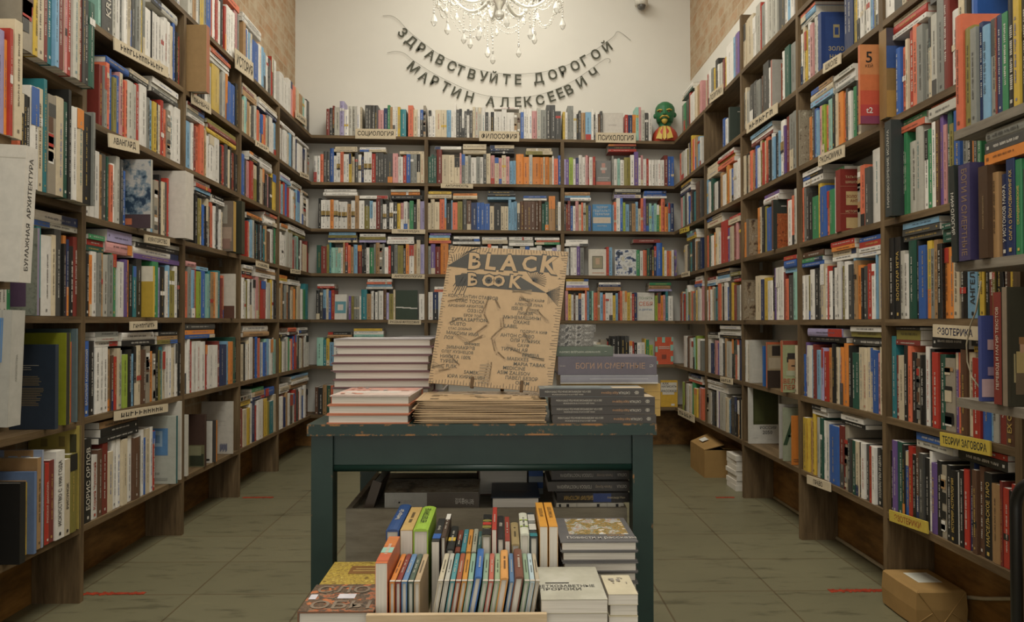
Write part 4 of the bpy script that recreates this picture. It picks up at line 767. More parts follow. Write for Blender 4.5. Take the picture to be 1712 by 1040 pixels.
# ================================================================ the green table
TZ = .72
YT = hit(805, 709, 2, TZ).y
TX0, TX1 = hit(513, 708, 1, YT).x, hit(1098, 712, 1, YT).x
TD = .66
tb = thing('table', 'dark green painted wooden table with chipped orange-brown edges', 'table', TR(((TX0+TX1)/2, YT+TD/2, 0)))
TC = Vector(((TX0+TX1)/2, YT+TD/2, 0))
def worn(name, x0, y0, z0, x1, y1, z1, cut=.004, wear=1.0):
    """bevelled board; faces near an edge carry the wear value"""
    g = G(); nx = max(2, int((x1-x0)/.03)); ny = max(2, int((y1-y0)/.03)); nz = max(2, int((z1-z0)/.03))
    def lin(a, b, n): return [a, a+cut]+[a+(b-a)*i/n for i in range(1, n)]+[b-cut, b]
    X, Y, Z = lin(x0, x1, nx), lin(y0, y1, ny), lin(z0, z1, nz)
    def grid(A, B, f, fl, la, lb):
        for i in range(len(A)-1):
            for j in range(len(B)-1):
                e = (i in (0, len(A)-2)) or (j in (0, len(B)-2))
                e2 = (i in (1, len(A)-3)) or (j in (1, len(B)-3))
                c = (1.0 if e else .80 if e2 else .55)*wear
                vs = [f(A[i], B[j]), f(A[i+1], B[j]), f(A[i+1], B[j+1]), f(A[i], B[j+1])]
                g.add(vs if not fl else vs[::-1], [(0, 1, 2, 3)], (c, c, c))
    grid(X, Z, lambda a, b: (a, y0, b), False, 0, 0); grid(X, Z, lambda a, b: (a, y1, b), True, 0, 0)
    grid(Y, Z, lambda a, b: (x0, a, b), True, 0, 0); grid(Y, Z, lambda a, b: (x1, a, b), False, 0, 0)
    grid(X, Y, lambda a, b: (a, b, z1), False, 0, 0); grid(X, Y, lambda a, b: (a, b, z0), True, 0, 0)
    g.v = [(a-TC.x, b-TC.y, c) for a, b, c in g.v]
    return g.obj(name, M_GREEN, tb)
worn('tabletop', TX0, YT, TZ-.026, TX1, YT+TD, TZ, wear=1.0)
LX0, LX1, LX2, LX3 = hit(520, 850, 1, YT+.012).x, hit(556, 850, 1, YT+.012).x, hit(1058, 850, 1, YT+.012).x, hit(1092, 850, 1, YT+.012).x
for (a_, b_) in ((LX0, LX1), (LX2, LX3)):
    for y in (YT+.012, YT+TD-.062): worn('leg', a_, y, 0, b_, y+.048, TZ-.0265, wear=.82)
AZ = TZ-.0265
worn('apron', LX1+.0005, YT+.022, AZ-.068, LX2-.0005, YT+.042, AZ, wear=.74)
worn('apron', LX1+.0005, YT+TD-.044, AZ-.068, LX2-.0005, YT+TD-.024, AZ, wear=.74)
for x in (LX0+.012, LX3-.032): worn('apron', x, YT+.061, AZ-.068, x+.02, YT+TD-.063, AZ, wear=.74)
g = G(); zr = AZ-.076
g.tube([(LX1+.001-TC.x, YT+.026-TC.y, zr), (LX2-.001-TC.x, YT+.026-TC.y, zr)], .0085, (.62,)*3, 10)
g.obj('bead_moulding', M_GREEN, tb, smooth=True)
# ---------------------------------------------------------------- on the table
def flat_at(label, px0, px1, Y, z, T, D, col, front, rz=0.0, **kw):
    a_ = along(px0, (0, Y, z+T/2), (1, 0, 0)); b_ = along(px1, (0, Y, z+T/2), (1, 0, 0))
    flat_book(label, TR((a_, Y, z), rz), b_-a_, D, T-.0005, col, front, **kw); return z+T
ORD = ['bottom', 'second', 'third', 'fourth', 'fifth', 'sixth', 'seventh', 'eighth', 'topmost']
rose = (.155,.075,.075); YP = YT+.222; z = TZ; NP = 9
TP = (hit(640, 566, 1, YP).z-TZ)/NP
offs = [0, 3, -4, -2, 0, -5, -3, 4, 0]
for i in range(NP):
    last = i == NP-1
    z = flat_at('mauve hardback with its page edges forward, %s of the tall stack on the green table' % ORD[i] if not last else 'topmost mauve hardback of the tall stack on the green table, cover speckled grey',
        558+offs[i], 721+offs[i]*.8, YP+.002*(i % 3), z, TP, .17, rose if not last else (.30,.27,.27), 'pages', edge=rose, spcol=rose, group='mauve hardbacks in the tall stack',
        art=(.01, .02, .99, .98, A_SPECK) if last else None)
coral = (.50,.17,.085); z = TZ; TCo = .0215
for i, (a_, b_) in enumerate(((546, 684), (547, 686), (551, 686))):
    last = i == 2
    z = flat_at('coral-edged white book, %s of the low stack at the green table edge' % ('bottom', 'middle', 'topmost')[i], a_, b_, YT+.010, z, TCo, .205, (.50,.40,.35) if last else coral, 'pages', edge=coral, spcol=coral,
        group='coral-edged books in the low stack', rz=-.02*i, top_patches=[(.02, .02, .98, .98, (.52,.40,.34)), (.02, .55, .98, .95, (.50,.25,.2)), (.1, .3, .8, .5, (.56,.5,.44))]+noise_patches(14, [(.52,.2,.13), (.4,.36,.33)], (.08, .1, .92, .95), 5, .02, .12) if last else (), name='book')
YW = YT+.42; z = TZ
for i in range(5):
    z = flat_at('large pale book, %s of the stack at the rear of the green table' % ORD[i] if i < 4 else 'large pale book under a dark cover, behind the mauve stack', 660, 742, YW, z, .0378, .2, (.45,.40,.38) if i < 4 else (.05,.045,.045), 'pages', group='large pale books behind the mauve stack')
# kraft zines: folded sheets in a loose pile, one standing
ZK = (.40,.27,.145); ZK2 = (.30,.20,.105)
def zine_pile():
    z = TZ+.0008; Y = YT+.004
    for i in range(11):
        a_, b_ = along(686+rng.uniform(0, 8)-.8*i*0+(5 if i > 7 else 0), (0, Y, z), (1, 0, 0)), along(915+rng.uniform(-5, 1), (0, Y, z), (1, 0, 0)); W = b_-a_; D = .20
        t = thing('zine', 'folded kraft paper zine, %s of the loose pile on the green table' % (['lowest', 'second lowest', 'third lowest', 'fourth lowest', 'fifth lowest', 'middle', 'fifth highest', 'fourth highest', 'third highest', 'second highest', 'top one'][i]), 'zine', TR((a_, Y+rng.uniform(-.004, .006), z), rng.uniform(-.006, .006)), 'kraft zines in the loose pile')
        n = 16; th = .0042
        for nm, i0, m_, dz, c in (('cover', 0, M_COVER, 0, ZK if i < 10 else ZK), ('inner_pages', 1, M_COVER, .0012, ZK2)):
            g = G(); top, bot = [], []
            for k in range(n+1):
                u = k/n; x = W*(u if not i0 else .02+.97*u); f = math.sin(min(u/.10, 1)*math.pi/2)
                wv = .0006*math.sin(u*7+i*1.7)*(1 if 0 < i else 0)
                top.append((x, th*.5+th*.5*f*(1-.35*u)+wv-dz)); bot.append((x, th*.5-th*.5*f*(1-.3*u)+wv*.0+dz*.4 if i0 else th*.5-th*.5*f))
            poly = top+bot[::-1]
            vs = [(x, 0 if not i0 else .001, zz) for x, zz in poly]+[(x, D, zz) for x, zz in poly]; m2 = len(poly)
            fs = [((k+1) % m2, k, k+m2, (k+1) % m2+m2) for k in range(m2)]
            for k in range(n): fs.append((k, k+1, m2-2-k, m2-1-k)); fs.append((m2-1-k+m2, m2-2-k+m2, k+1+m2, k+m2))
            g.add(vs, fs, c)
            if i == 10 and not i0:
                for p_ in noise_patches(40, [(.24,.17,.10), (.33,.23,.13)], (.02, .03, .98, .97), 6, .01, .09):
                    g.quad((p_[0]*W, p_[1]*D, th+.0008), (p_[2]*W, p_[1]*D, th+.0008), (p_[2]*W, p_[3]*D, th+.0008), (p_[0]*W, p_[3]*D, th+.0008), p_[4])
            g.obj(nm, m_, t)
        z += th+.0008
    return z
ZZ = zine_pile()
# the standing zine: a plane through its four photographed corners
ZB = YT+.108
BL = hit(716, 640, 1, ZB+.035); BR = hit(922, 671, 1, ZB-.012)
BR.z = max(BR.z, ZZ+.006); BL.z = max(BL.z, ZZ+.008)
ex = (BR-BL); WZ = ex.length; ex.normalize()
TLp = hit(755, 411, 1, ZB+.115); ez = (TLp-BL); ez = (ez-ex*ez.dot(ex)); HZ = ez.length; ez.normalize(); ey = ez.cross(ex); ey.normalize()
shear = (TLp-BL).dot(ex)
MZ = Matrix(((ex.x, ey.x, ez.x, BL.x), (ex.y, ey.y, ez.y, BL.y), (ex.z, ey.z, ez.z, BL.z), (0, 0, 0, 1)))
zs = thing('zine', 'kraft zine propped upright, hand-lettered black book and two columns of names', 'zine', MZ)
def zmap(u, v_, y=0.0): return (u*WZ+shear*v_*.8, y, v_*HZ)
g = G()
for y0, y1 in ((0, .0012), (.0048, .006)):
    q_ = [zmap(0, 0, y0), zmap(1, 0, y0), zmap(1, 1, y0), zmap(0, 1, y0), zmap(0, 0, y1), zmap(1, 0, y1), zmap(1, 1, y1), zmap(0, 1, y1)]
    g.add(q_, [(0,1,2,3),(7,6,5,4),(0,4,5,1),(1,5,6,2),(2,6,7,3),(3,7,4,0)], ZK)
g.obj('cover', M_COVER, zs)
g = G(); q_ = [zmap(.006, .004, .0013), zmap(.994, .004, .0013), zmap(.994, .996, .0013), zmap(.006, .996, .0013), zmap(.006, .004, .0047), zmap(.994, .004, .0047), zmap(.994, .996, .0047), zmap(.006, .996, .0047)]
g.add(q_, [(0,1,2,3),(7,6,5,4),(0,4,5,1),(1,5,6,2),(2,6,7,3),(3,7,4,0)], ZK2); g.obj('inner_pages', M_COVER, zs)
g = G(); ZI = (.045,.042,.035); ZG = (.27,.195,.115); r2 = random.Random(3)
def zline(u0, v0, u1, v1, wd, c, y=-.0006):
    a_, b_ = Vector(zmap(u0, v0, y)), Vector(zmap(u1, v1, y)); d = b_-a_; n = Vector((-d.z, 0, d.x)).normalized()*wd/2
    g.quad(tuple(a_-n), tuple(b_-n), tuple(b_+n), tuple(a_+n), c)
def zpoly(pts, c, y=-.0004): g.add([zmap(u, v_, y) for u, v_ in pts], [tuple(range(len(pts)))], c)
for i in range(40):                                   # hatched border
    u = (i+.5)/40
    zline(u, .998, u+r2.uniform(-.006, .006)+(u-.5)*.03, .998-r2.uniform(.02, .045), .0011, ZI); zline(u, .002, u, .002+r2.uniform(.015, .035), .0011, ZI)
for i in range(52):
    v_ = (i+.5)/52; zline(.002, v_, .002+r2.uniform(.015, .04), v_+r2.uniform(-.004, .004), .0009, ZI); zline(.998, v_, .998-r2.uniform(.02, .06), v_+r2.uniform(-.006, .006), .0009, ZI)
# faint brush marks of a thorny trunk behind the names
for (u0, v0, u1, v1) in ((.40,.64,.36,.52),(.36,.52,.42,.44),(.42,.44,.33,.36),(.45,.62,.50,.55),(.52,.50,.54,.42),(.54,.42,.47,.34),(.47,.34,.52,.24),(.52,.24,.60,.20),(.44,.02,.46,.16),(.49,.02,.48,.18),(.66,.66,.74,.60),(.74,.60,.70,.52),(.80,.56,.90,.48),(.16,.36,.28,.30),(.12,.20,.22,.14),(.28,.30,.40,.36),(.60,.30,.72,.26),(.72,.40,.80,.34),(.18,.48,.10,.44),(.06,.08,.16,.12),(.20,.62,.06,.58)):
    for k in range(4): zline(u0+r2.uniform(-.02, .02), v0+r2.uniform(-.015, .015), u1+r2.uniform(-.02, .02), v1+r2.uniform(-.015, .015), .0036, (.345,.235,.13), -.00045)
for v_ in [i/100 for i in range(3, 17, 2)]: zline(.40, v_, .49, v_+.004, .004, ZG, -.00048)
for (u, v_, w_, h_) in ((.86,.22,.10,.03),(.78,.24,.1,.04),(.78,.55,.08,.05),(.06,.13,.1,.05),(.66,.69,.16,.03)):
    for k in range(6): zline(u-w_/2, v_+r2.uniform(-h_/2, h_/2), u+w_/2, v_+r2.uniform(-h_/2, h_/2), .0022, ZG, -.00047)
# black shapes carrying the big letters
zpoly([(.0, .845), (.17, .955), (.20, .835)], ZI); zpoly([(.20, .945), (.86, .965), (.90, .84), (.21, .835)], (.060,.055,.045), -.00036)
zpoly([(.10, .70), (.08, .78), (.20, .80), (.22, .71)], ZI); zpoly([(.20, .80), (.62, .80), (.86, .69), (.22, .705)], (.060,.055,.045), -.00036)
for i in range(9): zline(.08+.012*i, .70-.03*(i % 3), .14+.01*i, .80, .002, ZI)
for i in range(12): zline(.86, .69, .97, .60+.013*i, .0011, ZI); 
for i in range(8): zline(.885+.012*i, .61+.006*i, .875+.012*i, .72, .0008, ZI)
for i in range(14): zline(.74, .77, .74+.11*math.cos(i*.2-.4), .77+.085*math.sin(i*.2-.4), .0013, ZI)
for i in range(12): zline(.05+.012*i, .87+.01*i, .02+.022*i, .93+.006*i, .0016, ZI)
for (u, v_) in ((.03,.95),(.5,.955),(.58,.9),(.3,.97),(.70,.91),(.95,.8),(.08,.66)): zline(u, v_, u+.008, v_, .0025, ZI)
def zt(s_, u, v_, size, c, bold=.0, mw=None, rot=0.0, y=-.0008):
    p = zmap(u, v_, y); M = Matrix.Translation(p) @ CVR @ Matrix.Rotation(rot, 4, 'Z'); g.text(s_, M, size, c, bold, mw)
for ch, u, sz, dr in (('B', .23, .044, .03), ('L', .37, .043, -.05), ('A', .52, .043, 0), ('C', .69, .041, .05), ('K', .86, .046, -.1)):
    zt(ch, u, .895, sz+.006, ZI, .045, None, dr, -.0007); zt(ch, u, .895, sz, ZK, .03, None, dr, -.0009)
for ch, u, sz, dr in (('B', .235, .034, .08), ('O', .37, .032, 0), ('O', .455, .030, 0), ('K', .60, .034, -.05)):
    zt(ch, u, .757, sz+.006, ZI, .045, None, dr, -.0007); zt(ch, u, .757, sz, ZK, .03, None, dr, -.0009)
for (u, v_) in ((.247,.877),(.247,.91),(.37,.757),(.455,.755),(.25,.742),(.25,.772)):
    for k in range(3): zline(u-.011, v_-.004+.004*k, u+.011, v_-.004+.004*k, .0035, ZI, -.001)
left = ['КОНСТАНТИН СТАВРОВ', 'СТАС ТОСКА', 'АРСЕНИЙ АРХИТОВ', 'ОЗЗ1С', 'ЕРОР ТОЙ', 'EXTRA.SAPTION', 'DUSTO', 'СТАС ДОБРЫЙ', 'МАКСИМ ИМА', 'ЛОХ', 'thewatt', 'ЗИМНАКРЭВ', 'ОЛЕГ КУЗНЕЦОВ', 'НИКИТА 100%', 'ТУРБЕН', 'FUSK', 'SAMEK', 'ЮРА КИРЮШИН']
lu = [.26, .24, .21, .29, .28, .26, .17, .19, .22, .11, .31, .22, .20, .19, .14, .17, .34, .30]
for i, (s_, u) in enumerate(zip(left, lu)): zt(s_, u, .630-.0335*i, .0088, (.085,.075,.055), .010, .42*WZ*min(1, len(s_)/12), r2.uniform(-.02, .02))
right = ['МАТВЕЙ КАЙФ', 'АЛЕКСЕЙ ЛУКА', 'ISSUE', 'ЛИНЗА', 'МЫНЕМАШИНЫ', 'ОХАЖЕ', 'LABEL', 'ПОДРУГА КИФ', 'АНТОН САКВО', 'ОЛЯ УЛЬРИХ', 'САУФ', 'ТИГРАН АЯ', 'ГРИША', 'МАЕККЕS', 'MAPIA TABAK', 'MEDICINE', 'ASIM ZALESOV', 'ПАВЕЛ БЕЗОР', 'OKRM']
ru = [.75, .73, .64, .71, .69, .69, .61, .80, .67, .74, .73, .66, .80, .70, .80, .68, .68, .75, .76]
for i, (s_, u) in enumerate(zip(right, ru)): zt(s_, u, .632-.0325*i, .0088, (.085,.075,.055), .010, .42*WZ*min(1, len(s_)/12), r2.uniform(-.02, .02))
g.obj('drawing', M_COVER, zs)
# the little wooden easel that holds it
ea = thing('book_easel', 'small wooden easel whose two pegs hold the standing zine', 'easel', MZ)
for u in (.36, .76):
    g = G(); g.box(u*WZ-.0035, -.007, -.0045, u*WZ+.0035, .0065, -.0006, (.10,.06,.03)); g.box(u*WZ-.0035, -.007, -.0006, u*WZ+.0035, -.0022, .022, (.10,.06,.03)); g.obj('peg', M_CARD, ea)
g = G(); 
for u in (.36, .76): g.box(u*WZ-.006, .0072, .002, u*WZ+.006, .015, .22, (.10,.06,.03))
g.box(.30*WZ, .0155, .10, .82*WZ, .022, .115, (.10,.06,.03)); g.obj('back_frame', M_CARD, ea)
MZi = MZ.inverted(); fo = MZi @ Vector((MZ @ Vector((.56*WZ, .11, 0)))); 
g = G(); pt = MZ @ Vector((.56*WZ, .018, .11)); ft = Vector((pt.x, pt.y+.07, ZZ-.002)); g.tube([tuple(MZi @ pt), tuple(MZi @ ft)], .005, (.10,.06,.03)); g.obj('prop_leg', M_CARD, ea)
# dark stack at the right
sept = (.052,.043,.036); z = TZ; SP = [('ЗЕВС И ГЕРА. АРХЕТИПИЧЕСКИЕ ОБРАЗЫ ОТЦА, СУПРУГА И ЖЕНЫ', .27, .66, .26, (.45,.41,.34), True, .44), ('АФИНА. ДЕВА И МАТЬ В ГРЕЧЕСКОЙ РЕЛИГИИ', .27, .30, .22, (.45,.41,.34), True, .30), ('Карл Кереньи', .67, .5, .38, (.40,.22,.11), True, .16), ('САПГАЦЬЯ'[:0]+'CASTALIA', .81, .48, .30, (.45,.41,.34), True, .11)]
SPM = [(.925, .30, .930, .72, (.45,.41,.34)), (.905, .48, .950, .54, (.45,.41,.34)), (.912, .34, .945, .42, (.45,.41,.34)), (.912, .6, .945, .68, (.45,.41,.34))]
TS = .0198
for i, (a_, b_) in enumerate(((924, 1097), (922, 1095), (921, 1095), (902, 1077))):
    z = flat_at('dark brown paperback with pale spine lettering, %s of four at the table corner' % ('bottom', 'second', 'third', 'top')[i], a_, b_, YT+.006+.002*(i % 2), z, TS, .124 if i < 3 else .08, sept if i < 3 else (.13,.145,.145), 'spine', spcol=sept, hard=False, sptext=SP, spmarks=SPM, group='dark brown paperbacks at the table corner',
        top_patches=[(.70, .0, .99, .55, (.42,.33,.22)), (.05, .1, .6, .9, (.17,.185,.18))])
ZS = z
zy = TZ
for i in range(4):
    zy = flat_at('mustard yellow book %s in the short stack behind the dark paperbacks' % ('lowest', 'second', 'third', 'uppermost')[i], 938, 1104, YT+.134, zy, TS, .165, (.45,.28,.07), 'spine', hard=False, group='mustard books behind the dark paperbacks')
YBG = YT+.125; z = ZS+.0006
silver = (.20,.185,.205)
z = flat_at('book wrapped in wrinkled silver plastic under the thick mauve-grey volume', 937, 1100, YBG, z, .022, .15, silver, 'spine', hard=False, gloss=True, spmarks=[(.0, .0, 1, .14, (.46,.42,.36)), (.0, .84, 1, 1, (.30,.285,.29)), (.3, .5, .9, .56, (.40,.38,.38))], edge=(.16,.13,.22))
z = flat_at('thick mauve-grey volume with copper spine capitals on the table', 933, 1098, YBG-.002, z, .044, .16, (.105,.090,.110), 'spine', spcol=(.105,.088,.105), sptext=[('БОГИ И СМЕРТНЫЕ', .53, .5, .34, (.30,.185,.125), False, .70), ('ГАРИ АЙНС', .045, .5, .10, (.35,.31,.28), False, .06), ('АСТ', .945, .5, .16, (.45,.42,.38), True, .04)])
z = flat_at('grey-green book lying on the thick mauve-grey volume', 929, 1025, YBG+.02, z, .0245, .15, (.085,.105,.072), 'spine', sptext=[('ШАМАНИЗМ НАРОДОВ СИБИРИ', .42, .45, .24, (.42,.42,.34), True, .72), ('—', .87, .5, .1, (.42,.42,.34), True, .04)])
for i, (a_, b_) in enumerate(((927, 992), (928, 993), (928, 996))):
    z = flat_at('book in crumpled silver foil wrap, %s of three on the grey-green book' % ('lowest', 'middle', 'topmost')[i], a_, b_, YBG+.03, z, .0178, .14, (.22,.205,.18), 'spine', hard=False, gloss=True, group='foil-wrapped books', spart=A_FOIL, art=(0, 0, 1, 1, A_FOIL))
# ================================================================ below: tray, bench, grey box
BZ = .385
bx0, bx1 = hit(488, 1000, 1, 1.24).x, hit(1078, 1000, 1, 1.24).x
be = thing('low_bench', 'low bench in front of the green table carrying the tray of small books', 'bench', TR((bx0, 1.215, 0)))
g = G(); g.box(0, 0, BZ-.02, bx1-bx0, .415, BZ, (.3,.2,.1)); g.obj('bench_top', M_SHELF_X, be)
for x in (.02, bx1-bx0-.05):
    for y in (.02, .365): g = G(); g.box(x, y, 0, x+.03, y+.03, BZ-.0205); g.obj('leg', M_SHELF_Z, be)
tx0, tx1, tx2 = hit(613, 1026, 1, 1.232).x, hit(914, 1026, 1, 1.232).x, hit(1068, 1010, 1, 1.24).x
tx3 = hit(626, 1026, 1, 1.24).x-tx0
tr_ = thing('tray', 'pale birch tray whose front lip shows under the spine-up books', 'tray', TR((tx0, 1.226, BZ+.0003)))
g = G(); g.box(tx3, .0105, 0, tx2-tx0, .39, .014); g.obj('tray_base', M_BIRCH, tr_)
g = G(); g.box(0, 0, 0, tx1-tx0, .010, hit(760, 1026, 1, 1.232).z-BZ); g.obj('front_lip', M_BIRCH, tr_)
g = G(); g.box(tx3-.005, .0105, 0, tx3-.0005, .39, .03); g.obj('side_lip', M_BIRCH, tr_)
CZ = BZ+.0145
def spine_up(label, px0, px1, yn, yf, Yn, col, txt=True, lean=0.0, hard=True, topc=None, sp=None, pages=PAPERC):
    """book on its fore-edge: spine upwards, foot towards us"""
    global BOOKS
    BOOKS += 1
    zt_ = hit((px0+px1)/2, yn, 1, Yn).z; a_, b_ = along(px0, (0, Yn, zt_), (1, 0, 0)), along(px1, (0, Yn, zt_), (1, 0, 0)); T = b_-a_
    H = zt_-CZ; Lg = hit((px0+px1)/2, yf, 2, zt_).y-Yn
    # built as a spine-forward book then turned: thickness x, spine up, length away
    Mloc = Matrix(((1, 0, 0, 0), (0, 0, 1, 0), (0, -1, 0, H), (0, 0, 0, 1)))
    M = TR((a_+T/2-math.tan(lean)*H, Yn, CZ)) @ Matrix(((1, 0, math.tan(lean), 0), (0, 1, 0, 0), (0, 0, 1, 0), (0, 0, 0, 1)))
    t = thing('book', label, 'book', TR((a_+T/2-math.tan(lean)*H, Yn, CZ)))
    r = random.Random(int(px0*7+yn)); cov, pg, pr = spine_book(T-.0006, H, Lg, 'w', r, hard=hard, marks=False, col=col)
    SH = Matrix(((1, 0, math.tan(lean), 0), (0, 1, 0, 0), (0, 0, 1, 0), (0, 0, 0, 1)))
    cov.xform(SH @ Mloc); pg.xform(SH @ Mloc); cov.obj('cover', M_COVER, t); pg.obj('page_block', M_PAGE, t)
    p = G(); ink = (.50,.46,.38) if lum(col) < .25 else INK
    for (z0, z1, c) in (sp or ()): p.quad((-T*.47, -.0006, z0*Lg), (T*.47, -.0006, z0*Lg), (T*.47, -.0006, z1*Lg), (-T*.47, -.0006, z1*Lg), PAL[c] if isinstance(c, str) else c)
    if isinstance(txt, str): p.text(txt, Matrix.Translation((0, -.0010, Lg*.55)) @ CVR @ Matrix.Rotation(math.pi/2, 4, 'Z'), T*.42, ink, .012, Lg*.62)
    elif txt:
        zz = .3
        for i in range(9):
            if r.random() < .85: p.quad((-T*.12, -.0008, Lg*zz), (T*.12, -.0008, Lg*zz), (T*.12, -.0008, Lg*(zz+.036)), (-T*.12, -.0008, Lg*(zz+.036)), tuple(i*.7+c*.3 for i, c in zip(ink, col)))
            zz += .05
    if p.v: p.xform(SH @ Mloc); p.obj('printing', M_COVER, t)
Y1, Y2, YBK = 1.262, 1.425, 1.415
spine_up('thick orange and green patterned book at the end of the front tray row', 627, 648, 941, 897, Y1, (.52,.14,.05), hard=False, sp=[(.35, .55, 'u'), (.05, .3, (.45,.10,.04)), (.6, .95, (.48,.16,.04))])
kids = [(651, 660, 'o', 'thin orange book beside the thick patterned one'), (661, 670, 'm', 'thin maroon book between orange and blue ones'), (671, 680.5, (.10,.19,.34), 'thin steel blue book between maroon and dark green ones'), (682, 691, (.07,.10,.075), 'thin dark grey-green book next to the tan one'), (692, 702, (.38,.28,.17), 'thin tan book whose cover shows, at the tray gap')]
for a_, b_, c, lb in kids: spine_up(lb+', front tray row', a_, b_, 973, 926, Y1, PAL[c] if isinstance(c, str) else c, sp=[(0, .05, (.5,.45,.38))])
kids = [(732, 741, (.42,.37,.27), 'thin beige book leaning first after the tray gap'), (742.5, 751, (.40,.39,.34), 'thin pale grey book between beige and teal ones'), (752.5, 761, (.07,.22,.24), 'thin teal book between pale grey and rust ones'), (762, 771, (.34,.10,.05), 'thin rust red book between teal and orange ones'), (772, 781, (.48,.22,.04), 'thin amber book between rust and mint ones'), (782, 791, (.24,.38,.29), 'thin mint book beside the thicker blue one')]
for a_, b_, c, lb in kids: spine_up(lb+', front tray row', a_, b_, 972, 925, Y1, c, lean=.17, sp=[(0, .05, (.5,.45,.38))])
spine_up('thicker bright blue book, front tray row', 794, 806, 964, 917, Y1, (.04,.12,.33), lean=.19)
kids = [(807, 816, (.26,.36,.26), 'thin sage book beside the thicker blue one'), (817, 825.5, (.38,.10,.07), 'thin brick red book between two sage ones'), (827, 836, (.26,.33,.20), 'thin moss green book between brick red and orange ones')]
for a_, b_, c, lb in kids: spine_up(lb+', front tray row', a_, b_, 972, 925, Y1, c, lean=.17, sp=[(0, .05, (.5,.45,.38))])
spine_up('thicker orange book with page block showing, front tray row', 837, 850.5, 966, 919, Y1, (.50,.24,.07), lean=.17)
spine_up('thin denim blue book between thick orange and brown ones, front tray row', 852, 860, 972, 925, Y1, (.10,.19,.33), lean=.17)
spine_up('thick chestnut brown book with rounded spine, front tray row', 861.5, 876, 964, 917, Y1, (.17,.065,.04), lean=.17)
kids = [(877, 885.5, (.22,.30,.20), 'thin fern green book beside the chestnut one'), (886.5, 894.5, (.36,.44,.47), 'thin powder blue book next to last'), (895.5, 902.5, (.36,.30,.21), 'thin khaki book last before the prophets paperback')]
for a_, b_, c, lb in kids: spine_up(lb+', front tray row', a_, b_, 972, 925, Y1, c, lean=.17, sp=[(0, .05, (.5,.45,.38))])
# second row
for a_, b_, yn, yf, c, lb, tx, kw in [
  (645, 667, 885, 843, (.025,.06,.17), 'thick deep blue book at the end of the rear tray row', 'Уимблдон Дог', {}),
  (669, 690, 886, 848, (.42,.28,.10), 'thick mustard tan book between deep blue and lime ones', True, dict(hard=False)),
  (690.5, 716, 884, 846, (.27,.42,.05), 'thick lime green book with black lettering in the rear tray row', 'НЕПОВТОРИМОЕ', {}),
  (721, 735, 905, 867, (.035,.033,.03), 'black paperback over a yellowed page block', 'Культура', dict(hard=False, sp=[(.1, .3, 'b')])),
  (737, 745, 897, 859, (.07,.045,.032), 'slim dark brown book with a white spine patch', True, dict(sp=[(.72, .98, 'w')])),
  (746, 759, 917, 879, (.03,.03,.026), 'black book with yellow and white spine words', True, dict(sp=[(.3, .45, 'y')])),
  (760, 769, 922, 886, (.17,.05,.03), 'small red-brown patterned book in the rear tray row', True, dict(sp=[(.2, .5, 'k')])),
  (770, 778.5, 922, 885, (.06,.20,.23), 'small teal book in the rear tray row', True, {}),
  (779, 787, 922, 885, (.48,.22,.05), 'small orange book in the rear tray row', True, {}),
  (788, 796, 922, 884, (.30,.29,.22), 'small grey-beige book in the rear tray row', True, {}),
  (797, 804, 922, 888, (.04,.09,.085), 'small dark teal book in the rear tray row', True, {}),
  (805, 821, 894, 860, (.13,.12,.075), 'black and gold patterned book with a red band', False, dict(sp=[(.0, .25, 'k'), (.30, .42, 'j'), (.45, .58, 'r'), (.62, .7, 'j'), (.75, .98, 'k')])),
  (822, 830.5, 885, 848, (.40,.045,.03), 'slim scarlet paperback in the rear tray row', True, dict(hard=False)),
  (831, 843, 899, 862, (.03,.026,.024), 'black book with white lettering beside the scarlet one', 'ЛЮБВИ', {}),
  (844, 853, 904, 864, (.25,.045,.03), 'crimson paperback in the rear tray row', True, dict(hard=False)),
  (855, 869, 909, 873, (.33,.25,.12), 'khaki gold book in the rear tray row', True, {}),
  (870, 885, 892, 857, (.50,.50,.41), 'thick off-white book with pale green rings on its spine', True, dict(sp=[(.6, .64, 'i'), (.3, .34, 'i')])),
  (886, 899, 897, 857, (.04,.05,.05), 'black and white striped book with a teal foot', False, dict(sp=[(.0, .12, 't'), (.25, .5, (.5,.48,.42)), (.55, .58, (.5,.48,.42)), (.62, .9, (.45,.44,.4))])),
  (902, 916, 880, 840, (.55,.26,.04), 'first of two tall orange paperbacks in the rear tray row', 'КРАТКОЕ ЛОГО', dict(hard=False)),
  (917.5, 933, 880, 840, (.54,.25,.04), 'second of two tall orange paperbacks, nearest the landscape cover', 'МАТЕРИАЛ ЛОГО', dict(hard=False))]:
    spine_up(lb, a_, b_, yn, yf, Y2, c, tx, **kw)
# stacks at both ends of the tray
z = BZ
zl = hit(560, 1030, 1, 1.222).z
flat_at('thick book of carved letter blocks lying in front of the table leg, price stickers', 497, 624, 1.240, BZ+.0005, zl-BZ, .128, (.16,.075,.04), 'left', art=(0, 0, 1, 1, A_TYPE), top_patches=[(.42, .45, .66, .62, (.55,.52,.55)), (.03, .42, .13, .6, (.55,.52,.55))], top_texts=[('СЛО', .45, .78, .26, (.20,.155,.11)), ('ОБЫ', .52, .22, .28, (.21,.16,.115))])
flat_at('yellow ornamental book lying behind the letter block book', 533, 630, 1.371, BZ+.0005, zl-BZ-.002, .13, (.40,.28,.045), 'left', art=(.0, .0, 1, 1, A_ORNA), top_patches=[(.38, .45, .98, .8, (.18,.085,.025)), (.48, .66, .92, .69, (.40,.28,.09)), (.45, .56, .95, .59, (.40,.28,.09))])
zp = hit(960, 1000, 1, 1.246).z; z = CZ; n = 4
